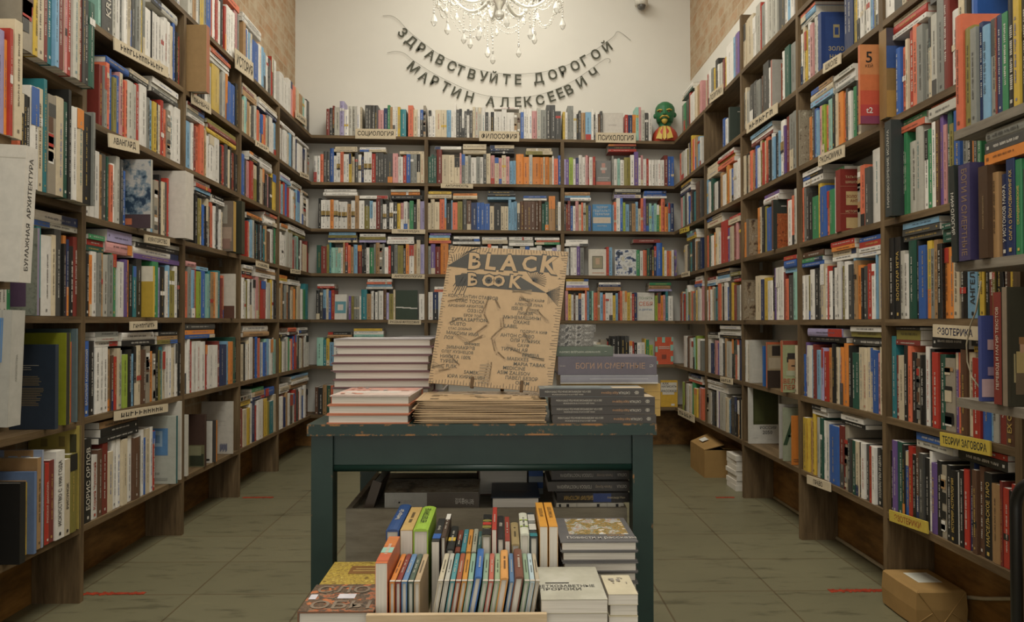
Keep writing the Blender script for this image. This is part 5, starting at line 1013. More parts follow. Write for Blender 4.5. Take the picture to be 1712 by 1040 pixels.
for i in range(n):
    T = (zp-CZ)/n; tp = i == n-1
    z = flat_at('pale grey-beige paperback about prophets, top of its stack by the tray lip' if tp else 'yellowed paperback, %s of the prophets stack' % ORD[i], (907, 906, 906, 905)[i], 1016, 1.246-.002*i, z, T, .165, (.40,.37,.28) if tp else (.46,.38,.26), 'pages', hard=False, group='prophets paperbacks',
        art=(0, 0, 1, 1, A_PALE) if tp else None, top_patches=[(.1, .46, .48, .49, 'k')] if tp else (), top_texts=[('ВЕТХОЗАВЕТНЫЕ', .42, .38, .07, 'd'), ('ПРОРОКИ', .32, .29, .07, 'd')] if tp else ())
zp = hit(1040, 993, 1, 1.262).z; z = CZ
for i in range(5):
    T = (zp-CZ)/5; tp = i == 4
    z = flat_at('cream pamphlet with ink scribbles, top of the narrow stack' if tp else 'cream pamphlet, %s of the narrow stack by the table leg' % ORD[i], (1018, 1019, 1018, 1020, 1017)[i], (1066, 1065, 1067, 1066, 1067)[i], 1.262+.003*(i % 2), z, T, .095, (.50,.44,.31), 'pages', hard=False, group='cream pamphlets', top_patches=noise_patches(9, [(.25,.22,.18)], (.1, .5, .9, .9), 19, .02, .15) if tp else ())
zp = hit(1000, 905, 1, 1.415).z; z = CZ; n = 7
for i in range(n):
    T = (zp-CZ)/n; tp = i == n-1
    z = flat_at('grey hardback with a framed autumn landscape, top of its stack' if tp else 'grey hardback, %s in the stack under the landscape cover' % ORD[i], (942, 941, 942, 940, 941, 939, 937)[i], 1067-(i % 2), 1.415+.003*(i % 2), z, T, .17, (.115,.108,.105), 'pages', spcol=(.1,.095,.09), group='grey hardbacks with the landscape cover',
        art=(.14, .28, .93, .95, A_LAND) if tp else None, top_texts=[('Повести и рассказы', .55, .13, .12, (.45,.42,.38)), ('СЕРГЕЙ', .75, .22, .05, (.45,.25,.1))] if tp else ())
# grey plywood box under the table
gb_y = YT+.066; gz = hit(700, 851, 1, gb_y).z
gx0, gx1 = hit(578, 870, 1, gb_y).x, LX2-.004
gbx = thing('plywood_box', 'grey plywood box standing under the green table with books piled on it', 'box', TR((gx0, gb_y, 0)))
GW, GD = gx1-gx0, .42
for nm, a_ in (('side_panel', (0, 0, 0, GW, .012, gz)), ('side_panel', (0, .0125, 0, .012, GD, gz)), ('side_panel', (GW-.012, .0125, 0, GW, GD, gz)), ('side_panel', (.0125, GD-.012, 0, GW-.0125, GD, gz)), ('deck', (.0125, .0125, gz-.04, GW-.0125, GD-.0125, gz-.012))):
    g = G(); g.box(*a_); g.obj(nm, M_PLY, gbx)
dz = gz-.0115; by = gb_y+.02
flat_at('grey Korean novel lying on the plywood box rim', 643, 800, by, dz, .046, .15, (.11,.095,.075), 'spine', spcol=(.25,.24,.21), spmarks=[(.0, .0, .45, .98, (.24,.23,.2)), (.45, .0, 1, .98, (.08,.065,.05))], sptext=[('김지훈', .80, .55, .3, (.45,.42,.37), False, .1), ('아니라', .90, .5, .3, (.45,.42,.37), False, .1), ('Ангело', .2, .55, .22, (.2,.18,.17), False, .25)], hard=False, art=(0, 0, 1, 1, A_SEPIA))
z = flat_at('dark navy book lying beside the Korean novel', 821, 903, by, dz, .034, .16, (.012,.018,.03), 'pages', top_patches=[(.2, .38, .85, .42, (.10,.06,.05)), (.3, .28, .8, .31, (.10,.06,.05))])
z2 = flat_at('white-paged book tilted on the pile behind the navy one', 800, 884, by+.165, dz, .075, .15, (.12,.05,.03), 'pages', rz=.06)
flat_at('upper white-paged book with a red edge behind the navy one', 805, 885, by+.17, z2, .02, .15, (.16,.04,.03), 'pages', rz=.03)
z3 = dz
for i in range(6): z3 = flat_at('thin blue striped volume, %s of the pile under the table' % ORD[i], 884, 908, by+.175, z3, .0155, .14, PAL['b'] if i % 2 else (.3,.32,.33), 'spine', hard=False, group='blue striped volumes')
z = flat_at('white-spined book with black marks, lowest of the pile by the right leg', 930, 1043, by, dz, .019, .15, (.48,.44,.36), 'spine', hard=False, spmarks=[(.04, .1, .07, .9, 'k'), (.15, .1, .19, .9, 'k'), (.30, 0, .304, 1, 'k'), (.6, .1, .64, .9, 'k'), (.75, 0, .754, 1, 'k'), (.88, .1, .92, .9, 'k')])
z = flat_at('black book with an orange painted cover, on the white-spined one', 931, 1052, by+.004, z, .023, .15, (.025,.020,.016), 'spine', spmarks=[(.5, .05, .75, .95, (.03,.05,.16))], sptext=[('БИБЛИЯ ИСТОРИИ', .3, .5, .45, (.36,.23,.06), True, .4), ('Александр Мень', .82, .5, .3, (.4,.33,.2), False, .25)], top_patches=[(.1, .1, .2, .6, (.34,.2,.05)), (.55, .5, .95, .9, (.36,.17,.05))])
for i, a_ in enumerate((916, 922)):
    z = flat_at('dark paperback on gnosticism, %s of two under the tabletop' % ('lower', 'upper')[i], a_, 1053, by+.02*(1+i), z, .0235, .14, sept, 'spine', hard=False, spcol=(.075,.065,.055), sptext=[('ГОЛОСА ГНОСТИЦИЗМА', .32, .5, .42, (.45,.41,.34), True, .42), ('Мигель Коннер', .68, .5, .38, (.36,.28,.2), True, .2), ('CASTALIA', .9, .5, .32, (.45,.41,.34), True, .12)])
pa = hit(607, 848, 1, by+.02); slab('cream-edged brown book leaning on the plywood box corner', TR((pa.x, by+.02, dz), .0) @ Matrix.Rotation(.32, 4, 'Y'), .022, .075, .15, (.06,.04,.025), spine='R')
# ================================================================ shelf signs
CREAM, YEL = (.55,.46,.32), (.50,.37,.06)
def sign(txt, wall, x0, x1, y0, y1, label, col=CREAM, ink=INK, off=.006, h=.36, plane=None, tilt=0.0):
    base = dict(L=XL, R=XR, B=YB)[wall] if plane is None else plane; sg = dict(L=1, R=-1, B=-1)[wall]; p = base+sg*off
    ax = 1 if wall == 'B' else 0
    yl, yr = y0, y1                       # photo row of the plate's middle at either end, and its height at the middle below
    A, B = hit(x0, yl, ax, p), hit(x1, yr, ax, p)
    if wall == 'B': W = B.x-A.x; M = TR((A.x, p, (A.z+B.z)/2)); sl = (B.z-A.z)/W
    else: W = abs(B.y-A.y); M = TR((p, A.y, (A.z+B.z)/2), ANG[wall]); sl = (B.z-A.z)/W
    if abs(sl) < .12: M = M @ Matrix.Rotation(-math.atan(sl) if True else 0, 4, 'Y')
    t = thing('shelf_sign', label, 'sign', M)
    H = h if h < .2 else .04
    g = G(); g.box(0, -.003, -H/2, W, .002, H/2, col); g.obj('plate', M_CARD, t)
    g = G()
    if txt.startswith('~'):                    # too blurred to read: faint pen strokes
        n_ = int(txt[1:]); r_ = random.Random(n_+int(x0)); st = W*.8/n_
        for i in range(n_):
            u = W*.1+st*i
            g.quad((u, -.0034, -H*.25), (u+st*.22, -.0034, -H*.25), (u+st*.22, -.0034, H*.25), (u, -.0034, H*.25), ink)
            v_ = r_.uniform(-.2, .14)*H; g.quad((u+st*.22, -.0034, v_), (u+st*.7, -.0034, v_), (u+st*.7, -.0034, v_+H*.1), (u+st*.22, -.0034, v_+H*.1), ink)
            if r_.random() < .5: g.quad((u+st*.52, -.0035, -H*.25), (u+st*.7, -.0035, -H*.25), (u+st*.7, -.0035, H*.2), (u+st*.52, -.0035, H*.2), ink)
    else: g.text(txt, Matrix.Translation((W/2, -.0034, 0)) @ CVR, H*.56, ink, .014, W*.88)
    g.obj('lettering', M_CARD, t)
S_ = 'sign on the '
sign('СОЦИОЛОГИЯ', 'B', 594, 662, 223, 224, 'cream sociology sign, first of the three along the top of the far wall', h=.075, off=.01)
sign('ФИЛОСОФИЯ', 'B', 801, 868, 227, 228, 'cream philosophy sign, middle of the three along the top of the far wall', h=.075, off=.01)
sign('ПСИХОЛОГИЯ', 'B', 996, 1063, 229.5, 230.5, 'cream psychology sign near the painted bust on the far wall', h=.075, off=.01)
sign('АНТИЧНОСТЬ', 'B', 737, 791, 310, 311, 'small antiquity sign on the second board of the far wall', h=.034)
sign('ТЕОРИЯ МЕДИА', 'B', 655, 711, 386, 387, 'small media theory sign on the third board of the far wall', h=.034)
sign('АНТРОПОЛОГИЯ', 'B', 655, 710, 461, 462, 'small anthropology sign on the fourth board of the far wall', h=.034)
sign('РУССКАЯ ФИЛОСОФИЯ', 'B', 649, 704, 537.5, 538.5, 'small Russian philosophy sign on the eye-level board of the far wall', h=.034)
sign('КУРАТОРСТВО', 'L', 241, 283, 400, 407, 'small cream curating sign under the cloudy sky book', h=.032)
sign('АВАНГАРД', 'L', 181, 232, 240, 252, 'cream avant-garde sign on the second bay', h=.05)
sign('~15', 'L', 190, 281, 82, 130, 'long cream sign strip on the second bay, above the avant-garde sign', h=.045)
sign('ИСТОРИЯ', 'L', 393, 423, 100, 124, 'big cream history sign on the top board beside the brick wall', h=.105, off=.01)
sign('~9', 'L', 320, 352, 166, 185, 'cream sign under the kraft slipcase', h=.05)
sign('~11', 'L', 217, 262, 546, 544, 'cream sign on the eye-level board under the yellow and white book', h=.034)
sign('~10', 'L', 191, 280, 692, 678, 'long cream sign on the board under the patterned spines', h=.034)
sign('~5', 'L', 427, 449, 240, 253, 'little cream sign on the fourth bay, second board from the top', h=.034)
sign('~10', 'L', 428, 449, 440, 446, 'little cream sign on the fourth bay, nearest above eye level', h=.034)
sign('~5', 'L', 494, 512, 192, 207, 'tall cream sign in the corner bay at the top board', h=.055)
sign('~4', 'L', 502, 516, 293, 299, 'little cream sign in the corner bay on the second board', h=.034)
sign('~6', 'L', 486, 502, 454, 456, 'little cream sign in the corner bay above eye level', h=.03)
sign('ЭКОНОМИКА', 'R', 1369, 1412, 268, 250, 'cream economics sign under the mint and lime spines', h=.046)
sign('ШКОЛЕ', 'R', 1377, 1406, 113, 95, 'cream sign under the navy laurel book', h=.04)
sign('ПОЛИТИКА', 'R', 1187, 1209, 162, 145, 'cream politics sign on the top board by the bare corner', h=.06, off=.01)
sign('~7', 'R', 1249, 1300, 214, 178, 'long cream sign in the third bay under the white-framed book', h=.05)
sign('ЭЗОТЕРИКА', 'R', 1561, 1638, 551, 556, 'cream plate lettered esoterica in dark blue, tied with cord', h=.038, ink=(.02,.025,.06))
sign('ТЕОРИИ ЗАГОВОРА', 'R', 1573, 1657, 736, 753, 'yellow conspiracy theory plate with dark letters', YEL, (.03,.035,.03), h=.04)
sign('ЭЗОТЕРИКИ', 'R', 1488, 1552, 866, 888, 'yellow plate with red lettering on the lowest board', YEL, (.32,.10,.03), h=.036)
sign('ПРАВО', 'R', 1350, 1389, 804, 818, 'cream law plate hung below the lowest board', h=.036)
sign('~3', 'R', 1137, 1152, 386, 381, 'small yellow sign in the corner bay', YEL, h=.034)
sign('~4', 'R', 1140, 1153, 460, 457, 'small cream sign in the corner bay above the thin spines', h=.034)
sign('~5', 'R', 1205, 1225, 635, 639, 'small cream sign over the lying white books, fourth bay', h=.034)
sign('~5', 'R', 1134, 1161, 688, 701, 'cream plate on the lowest board above the bare corner floor', h=.05)
# ================================================================ letter garlands
def garland(txts, pos, thread, label):
    Yg = WB-.012
    t = thing('letter_garland', label, 'garland', TR((hit(850, 140, 1, Yg))))
    o = Vector(t.matrix_world.translation) if False else hit(850, 140, 1, Yg)
    th = [hit(640+x/4.076, y/4.076, 1, Yg)-o for x, y in thread]
    def cat(P):
        out = []
        for i in range(len(P)-1):
            p0, p1, p2, p3 = P[max(i-1, 0)], P[i], P[i+1], P[min(i+2, len(P)-1)]
            for k in range(6):
                u = k/6; out.append(.5*((2*p1)+(p2-p0)*u+(2*p0-5*p1+4*p2-p3)*u*u+(3*p1-p0-3*p2+p3)*u**3))
        return out+[P[-1]]
    g = G(); g.tube([tuple(p) for p in cat(th)], .0014, (.2,.19,.16), 5); g.obj('thread', M_CARD, t)
    pts = [hit(640+x/4.076, y/4.076, 1, Yg)-o for x, y in pos]
    for i, ch in enumerate(txts):
        a_, b_ = pts[max(i-1, 0)], pts[min(i+1, len(pts)-1)]
        if i == 11 and len(txts) > 18: a_ = pts[i-1]; b_ = pts[i]+Vector((.1, 0, 0))
        ang = math.atan2((b_-a_).z, (b_-a_).x)
        g = G(); g.text(ch, Matrix.Translation(pts[i]+Vector((0, -.003, 0))) @ CVR @ Matrix.Rotation(ang, 4, 'Z'), .079 if ch not in 'ЙД' else .094, (.07,.07,.05), .018, None, .002)
        g.obj('letter', M_CARD, t)
garland('ЗДРАВСТВУЙТЕДОРОГОЙ', [(137,222),(190,285),(262,328),(325,374),(392,408),(472,450),(528,478),(607,505),(688,520),(757,525),(843,540),(922,542),(1062,538),(1157,508),(1230,482),(1310,448),(1375,412),(1450,370),(1522,315)],
        [(0,108),(60,108),(110,140),(180,215),(300,310),(420,390),(620,465),(800,500),(1000,500),(1200,465),(1400,370),(1560,260),(1605,215),(1690,275)], 'upper garland of dark cut-out letters, a greeting strung under the chandelier')
garland('МАРТИНАЛЕКСЕЕВИЧ', [(210,462),(280,525),(355,552),(428,592),(500,630),(590,660),(735,692),(828,697),(922,695),(990,692),(1072,682),(1150,658),(1210,635),(1268,610),(1352,560),(1440,500)],
        [(30,360),(90,350),(150,365),(220,420),(400,530),(640,635),(800,662),(950,665),(1120,630),(1300,550),(1480,425),(1530,398),(1550,410),(1540,430)], 'lower garland of dark cut-out letters, a first name and patronymic just above the books')
# ================================================================ chandelier
CHY = 4.2; c0 = hit(835, 20, 1, CHY); CX = c0.x
def cz(py): return hit(835, py, 1, CHY).z
ch = thing('chandelier', 'crystal chandelier with bead swags and drops hanging before the far wall', 'chandelier', TR((CX, CHY, cz(0))))
zo = cz(0)
brass = (.55,.48,.32)
g = G(); g.lathe([(.004, CEIL-zo-.002), (.05, CEIL-zo-.01), (.05, CEIL-zo-.03), (.008, CEIL-zo-.05), (.007, .42), (.03, .38), (.022, .30), (.045, .22), (.02, .15), (.06, .06), (.075, .03), (.03, -.02), (.012, -.06)], seg=14); g.obj('column', M_CRYSTAL, ch, smooth=True)
RA = .37; NA = 8; tips = []
for i in range(NA):
    q = 2*math.pi*i/NA+.2; cx, sx = math.cos(q), math.sin(q)
    pts = []
    for k in range(13):
        u = k/12; r_ = .04+(RA-.04)*u; zz = .04-.10*math.sin(u*math.pi)*(1-.3*u)+.10*u*u
        pts.append((r_*cx, r_*sx, zz))
    ar = G(); ar.tube(pts, [.011-.004*k/12 for k in range(13)], brass, 8); a = ar.obj('arm', M_CRYSTAL, ch, smooth=True)
    tx, ty, tz = pts[-1]; tips.append((tx, ty, tz))
    g = G(); g.lathe([(.004, tz-.012), (.05, tz-.004), (.058, tz+.008), (.02, tz+.01), (.014, tz+.03), (.014, tz+.03)], tx, ty, seg=14); g.obj('drip_dish', M_CRYSTAL, a, smooth=True)
    g = G(); g.lathe([(.011, tz+.03), (.011, tz+.10), (.009, tz+.101)], tx, ty, seg=10); g.obj('candle_sleeve', M_WHITE, a)
    g = G(); g.lathe([(.006, tz+.101), (.014, tz+.125), (.013, tz+.145), (.002, tz+.175)], tx, ty, seg=10); g.obj('bulb', M_BULB, a, smooth=True)
def strand(p0, p1, sag, n, r=.0065):
    g = G()
    for k in range(n+1):
        u = k/n; p = Vector(p0).lerp(Vector(p1), u); z_ = p.z-sag*4*u*(1-u); g.ball((p.x, p.y, z_), r*(1.25 if k % 4 == 0 else .85), (.9,.88,.8), 6, 4)
    return g.obj('bead_strand', M_CRYSTAL, ch)
def drop(p, s=1.0):
    g = G(); g.lathe([(.001, -.062*s), (.010*s, -.054*s), (.0165*s, -.038*s), (.009*s, -.016*s), (.002, 0)], seg=8, sy_=.55); g.ball((0, 0, .006), .006*s, (.9,.88,.8), 6, 4)
    g.v = [(x+p[0], y+p[1], z+p[2]) for x, y, z in g.v]
    return g.obj('crystal_drop', M_CRYSTAL, ch)
low = []
for i, (tx, ty, tz) in enumerate(tips):
    nx = tips[(i+1) % NA]
    strand((tx*.98, ty*.98, tz-.01), (nx[0]*.98, nx[1]*.98, nx[2]-.01), .16 if i % 2 else .20, 22)
    strand((tx*.98, ty*.98, tz-.01), (nx[0]*.98, nx[1]*.98, nx[2]-.01), .10, 20, .005)
    ln = (.20, .16, .26, .18, .24, .20, .17, .22)[i]
    strand((tx, ty, tz-.012), (tx, ty, tz-ln), 0, max(6, int(ln/.014)), .006); drop((tx, ty, tz-ln-.01), 1.15)
    for dq in (-.05, .05):
        ux, uy = tx*.92+dq*ty/RA, ty*.92-dq*tx/RA; l2 = ln*.6
        strand((ux, uy, tz-.02), (ux, uy, tz-l2), 0, 7, .005); drop((ux, uy, tz-l2-.008), .8)
    mx, my = tx*.55, ty*.55
    for dq in (-.022, .022, .09, -.09):
        ux, uy = tx*.97+dq*ty/RA, ty*.97-dq*tx/RA; l2 = ln*(.85 if abs(dq) < .05 else .42)
        strand((ux, uy, tz-.01), (ux, uy, tz-l2), 0, max(6, int(l2/.013)), .0058)
    strand((tx*.98, ty*.98, tz-ln*.45), (nx[0]*.98, nx[1]*.98, nx[2]-ln*.45), .13, 22, .0048)
    strand((tx*.98, ty*.98, tz-.03), (nx[0]*.5, nx[1]*.5, nx[2]-.03), .10, 18, .006)
    strand((tx*.98, ty*.98, tz-.01), (tx*.2, ty*.2, -.03), .08, 16, .0055); strand((mx, my, -.05), (mx, my, -.16-.03*(i % 3)), 0, 8, .006); drop((mx, my, -.175-.03*(i % 3)), 1.0)
    strand((tx*.2, ty*.2, .34), (tx*.98, ty*.98, tz+.02), .06, 20, .0055)
g = G(); g.ball((0, 0, -.085), .028, (.9,.9,.8), 10, 7); g.obj('crystal_ball', M_CRYSTAL, ch)
cl = bpy.data.lights.new('chandelier_glow', 'POINT'); cl.energy = 12; cl.color = (1, .95, .82); cl.shadow_soft_size = .14
o = bpy.data.objects.new('chandelier_glow', cl); COL.objects.link(o); o.location = (CX, CHY, zo+.16)
# ================================================================ security camera
p = hit(1072, 8, 1, WB-.05)
t = thing('security_camera', 'white dome security camera high on the far wall', 'camera', TR((p.x, WB-.06, p.z)))
g = G(); g.lathe([(.045, .045), (.05, .03), (.05, -.01), (.02, -.012)], 0, .0, seg=18); g.obj('housing', M_WHITE, t, smooth=True)
g = G(); g.ball((0, 0, -.012), .034, (.05,.05,.05), 14, 8); g.obj('lens_dome', plain('smoked_dome', (.10,.095,.085), .1, .6), t, smooth=True)
g = G(); g.box(-.02, .03, 0, .02, .058, .04); g.obj('bracket', M_WHITE, t)
# ================================================================ painted bust
bb0, bb1 = hit(1094, 238, 1, YB+.06), hit(1131, 238, 1, YB+.06); bw = bb1.x-bb0.x; bx = (bb0.x+bb1.x)/2; bz = zback(6, bx)+BT/2+.0035
k = (hit(1112, 169, 1, YB+.06).z-bz)
t = thing('bust', 'painted bust of a bald bearded man, green face, red jacket', 'bust', TR((bx, YB+.075, bz)) @ Matrix.Rotation(-.25, 4, 'Z'))
GR, RD, YE = (.022,.125,.045), (.40,.05,.025), (.50,.34,.06)
g = G(); prof = [(0, .31, .27, 0), (.06, .31, .28, 0), (.14, .305, .28, 0), (.22, .285, .265, .0), (.29, .24, .235, .0), (.335, .19, .185, -.01), (.37, .155, .155, -.02), (.41, .14, .15, -.02), (.45, .155, .165, -.02), (.48, .185, .20, -.03), (.53, .20, .235, -.04), (.60, .215, .255, -.04), (.68, .23, .275, -.02), (.76, .235, .285, .0), (.84, .225, .275, .015), (.91, .185, .235, .025), (.965, .11, .15, .03), (.995, .03, .04, .03)]
n = 24; vs = []; cols = []
for (z_, rx, ry, oy) in prof:
    for i in range(n):
        a_ = 2*math.pi*i/n; x, y = rx*math.cos(a_), ry*math.sin(a_)+oy
        if .60 < z_ < .66 and abs(math.cos(a_)) < .3 and math.sin(a_) < 0: y -= .045         # nose and brow carried by the same skin
        if .50 < z_ < .58 and abs(math.cos(a_)) < .3 and math.sin(a_) < 0: y -= .03
        vs.append((x*k, y*k, z_*k))
for r_ in range(len(prof)-1):
    for i in range(n):
        z_ = prof[r_][0]
        g.add([vs[r_*n+i], vs[r_*n+(i+1) % n], vs[(r_+1)*n+(i+1) % n], vs[(r_+1)*n+i]], [(0, 1, 2, 3)], RD if z_ < .36 else GR)
g.add([vs[(len(prof)-1)*n+i] for i in range(n)], [tuple(range(n))], GR); g.add([vs[i] for i in range(n)], [tuple(range(n-1, -1, -1))], RD)
g.obj('figure', M_PLAIN_ATTR, t, smooth=True)
g = G(); g.add([(-.035*k, -.30*k, .70*k), (.035*k, -.30*k, .70*k), (.05*k, -.31*k, .605*k), (0, -.37*k, .595*k), (-.05*k, -.31*k, .605*k), (0, -.33*k, .70*k)], [(0, 4, 3, 5), (5, 3, 2, 1), (4, 2, 3), (0, 5, 1)], GR); g.obj('nose', M_PLAIN_ATTR, t, smooth=True)
g = G()
for s_ in (-1, 1): g.ball((s_*.23*k, .0, .66*k), .045*k, GR, 8, 6, 1.4)
g.obj('ears', M_PLAIN_ATTR, t, smooth=True)
g = G(); g.lathe([(.004, .40*k), (.05*k, .43*k), (.075*k, .48*k), (.06*k, .525*k), (.02*k, .54*k)], 0, -.235*k, YE, 10, .8); g.tube([(-.10*k, -.265*k, .535*k), (-.05*k, -.30*k, .575*k), (0, -.31*k, .58*k), (.05*k, -.30*k, .575*k), (.10*k, -.265*k, .535*k)], .022*k, YE); g.obj('beard', M_PLAIN_ATTR, t, smooth=True)
g = G()
for s_ in (-1, 1): g.tube([(s_*.05*k, -.305*k, .715*k), (s_*.11*k, -.285*k, .735*k), (s_*.17*k, -.235*k, .72*k)], .018*k, YE)
g.obj('eyebrows', M_PLAIN_ATTR, t, smooth=True)
g = G()
for s_ in (-1, 1): g.ball((s_*.10*k, -.262*k, .685*k), .022*k, (.4,.06,.03), 8, 5, .7)
g.obj('eyes', M_PLAIN_ATTR, t, smooth=True)
g = G()
for s_ in (-1, 1): g.add([(s_*.05*k, -.20*k, .37*k), (s_*.13*k, -.235*k, .31*k), (s_*.20*k, -.285*k, .06*k), (s_*.06*k, -.315*k, .02*k)], [(0, 1, 2, 3)], YE); g.add([(s_*.05*k, -.19*k, .37*k), (s_*.13*k, -.20*k, .31*k), (s_*.20*k, -.225*k, .06*k), (s_*.06*k, -.27*k, .02*k)], [(3, 2, 1, 0)], YE)
g.add([(-.03*k, -.22*k, .36*k), (.03*k, -.22*k, .36*k), (.045*k, -.335*k, .05*k), (0, -.34*k, .0), (-.045*k, -.335*k, .05*k)], [(4, 3, 2, 1, 0)], YE); g.obj('lapels', M_PLAIN_ATTR, t)
# ================================================================ things on the floor
# open cardboard box under the lowest board
a_ = hit(1178, 799, 2, 0); b_ = hit(1232, 799, 2, 0)
fx0 = a_.x; fy0 = a_.y; bw_, bd_, bh_ = min(.27, WR-.02-a_.x), .34, hit(1178, 753, 1, fy0).z
t = thing('cardboard_box', 'open brown cardboard box pushed under the lowest board, one flap raised', 'box', TR((fx0, fy0, 0)))
g = G(); w_ = .004
for q in ((0, 0, 0, bw_, w_, bh_), (0, bd_-w_, 0, bw_, bd_, bh_), (0, w_, 0, w_, bd_-w_, bh_), (bw_-w_, w_, 0, bw_, bd_-w_, bh_), (w_, w_, 0, bw_-w_, bd_-w_, w_)): g.box(*q)
g.obj('carton', M_KRAFT, t)
def flap(q): g = G(); g.add(q+[(x, y, z-.004) for x, y, z in q], [(0,1,2,3),(7,6,5,4),(0,4,5,1),(1,5,6,2),(2,6,7,3),(3,7,4,0)], (.5,)*3); return g.obj('flap', M_KRAFT, t)
flap([(0, 0, bh_+.004), (0, bd_, bh_+.004), (.12, bd_, bh_+.055), (.12, 0, bh_+.035)]); flap([(bw_, bd_, bh_+.004), (bw_, 0, bh_+.004), (bw_-.11, 0, bh_+.012), (bw_-.11, bd_, bh_+.03)])
g = G(); g.quad((.03, .16, bh_+.0275), (.07, .16, bh_+.0415), (.07, .25, bh_+.0435), (.03, .25, bh_+.0285), (.6,.57,.5)); g.obj('address_label', M_CARD, t)
# white printed sheets beside the upright
q = hit(1231, 822, 2, 0); z = .0
for i in range(7):
    h_ = (.03, .026, .03, .024, .03, .026, .028)[i]
    o = G(); o.box(0, 0, 0, .085, .17, h_, (.45,.42,.37)); o = o.obj('leaflet_bundle', M_PAGE, None, TR((q.x+.003*(i % 3), q.y+.008+.004*(i % 2), z), .03*(i % 2)))
    tag(o, 'bundle of white leaflets, %s of the stack beside the cardboard box' % (ORD[i] if i < 6 else 'topmost'), 'leaflets', 'white leaflet bundles'); z += h_+.0003
# wrapped parcel
p0 = hit(1482, 1003, 2, 0); p1 = hit(1533, 1052, 2, 0); p2 = hit(1614, 1050, 2, 0)
pz = hit(1533, 988, 1, p1.y).z
W_, D_ = .172, .30
t = thing('parcel', 'parcel wrapped in brown kraft paper with a white label by the wall', 'parcel', TR((p1.x, p1.y, 0)))
W_ = min(p2.x, WR-.03)-p1.x; D_ = min(p0.y, 2.512)-p1.y
g = G(); r_ = .008
rings = []
for zz, ins in ((0, .006), (.006, 0), (pz*.5, -.003), (pz-.006, 0), (pz, .006)):
    rings.append([(ins, ins, zz), (W_*.5, ins-.002, zz), (W_-ins, ins, zz), (W_-ins+.002, D_*.5, zz), (W_-ins, D_-ins, zz), (W_*.5, D_-ins, zz), (ins, D_-ins, zz), (ins-.003, D_*.5, zz)])
for i in range(4):
    for k_ in range(8): g.add([rings[i][k_], rings[i][(k_+1) % 8], rings[i+1][(k_+1) % 8], rings[i+1][k_]], [(0,1,2,3)], (.5,)*3)
g.add(rings[4], [tuple(range(8))], (.5,)*3); g.add(rings[0], [tuple(range(7, -1, -1))], (.5,)*3)
g.obj('wrapping', M_KRAFT, t)
g = G(); 
for a_, b_ in (((.004, pz*.96), (W_*.5, pz*.12)), ((W_-.004, pz*.96), (W_*.5, pz*.12)), ((.002, .02), (W_*.3, pz*.42)), ((W_-.002, .02), (W_*.7, pz*.42))):
    g.tube([(a_[0], -.0035, a_[1]), (b_[0], -.0045, b_[1])], .0016, (.5,)*3, 6)
g.box(W_*.15, -.004, pz*.0+.002, W_*.85, -.001, pz*.16); g.obj('folded_end', M_KRAFT, t)
g = G(); g.quad((W_*.30, D_*.35, pz+.0008), (W_*.80, D_*.35, pz+.0008), (W_*.80, D_*.80, pz+.0008), (W_*.30, D_*.80, pz+.0008), (.55,.53,.45)); 
for i in range(6): g.quad((W_*.34, D_*(.40+.06*i), pz+.0012), (W_*.74, D_*(.40+.06*i), pz+.0012), (W_*.74, D_*(.41+.06*i), pz+.0012), (W_*.34, D_*(.41+.06*i), pz+.0012), (.35,.33,.28))
g.obj('address_label', M_CARD, t)
# red tape on the floor
for (x0, y0, x1, y1, wd, lb) in ((137, 993, 240, 994, .034, 'worn strip of red tape on the tiles beside the nearest upright'), (405, 832, 457, 832, .03, 'faded red tape strip on the tiles farther along that aisle'), (1386, 988, 1484, 985, .032, 'red tape strip on the tiles ending at the wrapped parcel'), (1197, 832, 1228, 832, .03, 'short red tape strip on the tiles near the leaflet bundles')):
    A, B = hit(x0, y0, 2, 0), hit(x1, y1, 2, 0); g = G(); r3 = random.Random(int(x0)); L_ = B.x-A.x; n_ = 26
    prev = 0
    for i in range(n_):
        a_, b_ = L_*i/n_, L_*(i+1)/n_; e = .5+.5*math.sin(i*1.9+x0); w0 = wd*(.55+.45*r3.random())*(1 if x0 != 137 else (.5+.5*e))
        g.box(a_, -w0/2+r3.uniform(-.003, .003), 0, b_, w0/2, .0008+.00002*i, (.4,.05,.02))
    o = g.obj('floor_tape', M_TAPE, None, TR((A.x, A.y, .0003))); tag(o, lb, 'tape', 'red tape strips on the floor')
# cord along the base and the hanging cord
g = G(); P = [hit(x, y, 0, WR-.03) for x, y in ((1606, 998), (1640, 1001), (1712, 1001))]; P = [Vector((WR-.022, p.y, max(p.z, .01))) for p in P]
P = [P[0]+Vector((0, .10, .01))]+P+[P[-1]+Vector((0, -.35, .0))]
o = g.tube([tuple(p) for p in P], .006, (.5,)*3, 8); tag(g.obj('cable', M_CORD, smooth=True), 'cream cable running low along the panel behind the wrapped parcel', 'cable')
g = G(); P = [hit(x, y, 0, XR-.03) for x, y in ((1640, 470), (1632, 520), (1622, 545), (1616, 575), (1617, 605), (1625, 630), (1641, 653))]
g.tube([tuple(p) for p in P], .0022, (.5,)*3, 6); tag(g.obj('cord', M_CORD, smooth=True), 'thin cream cord hanging past the esoterica plate', 'cord')
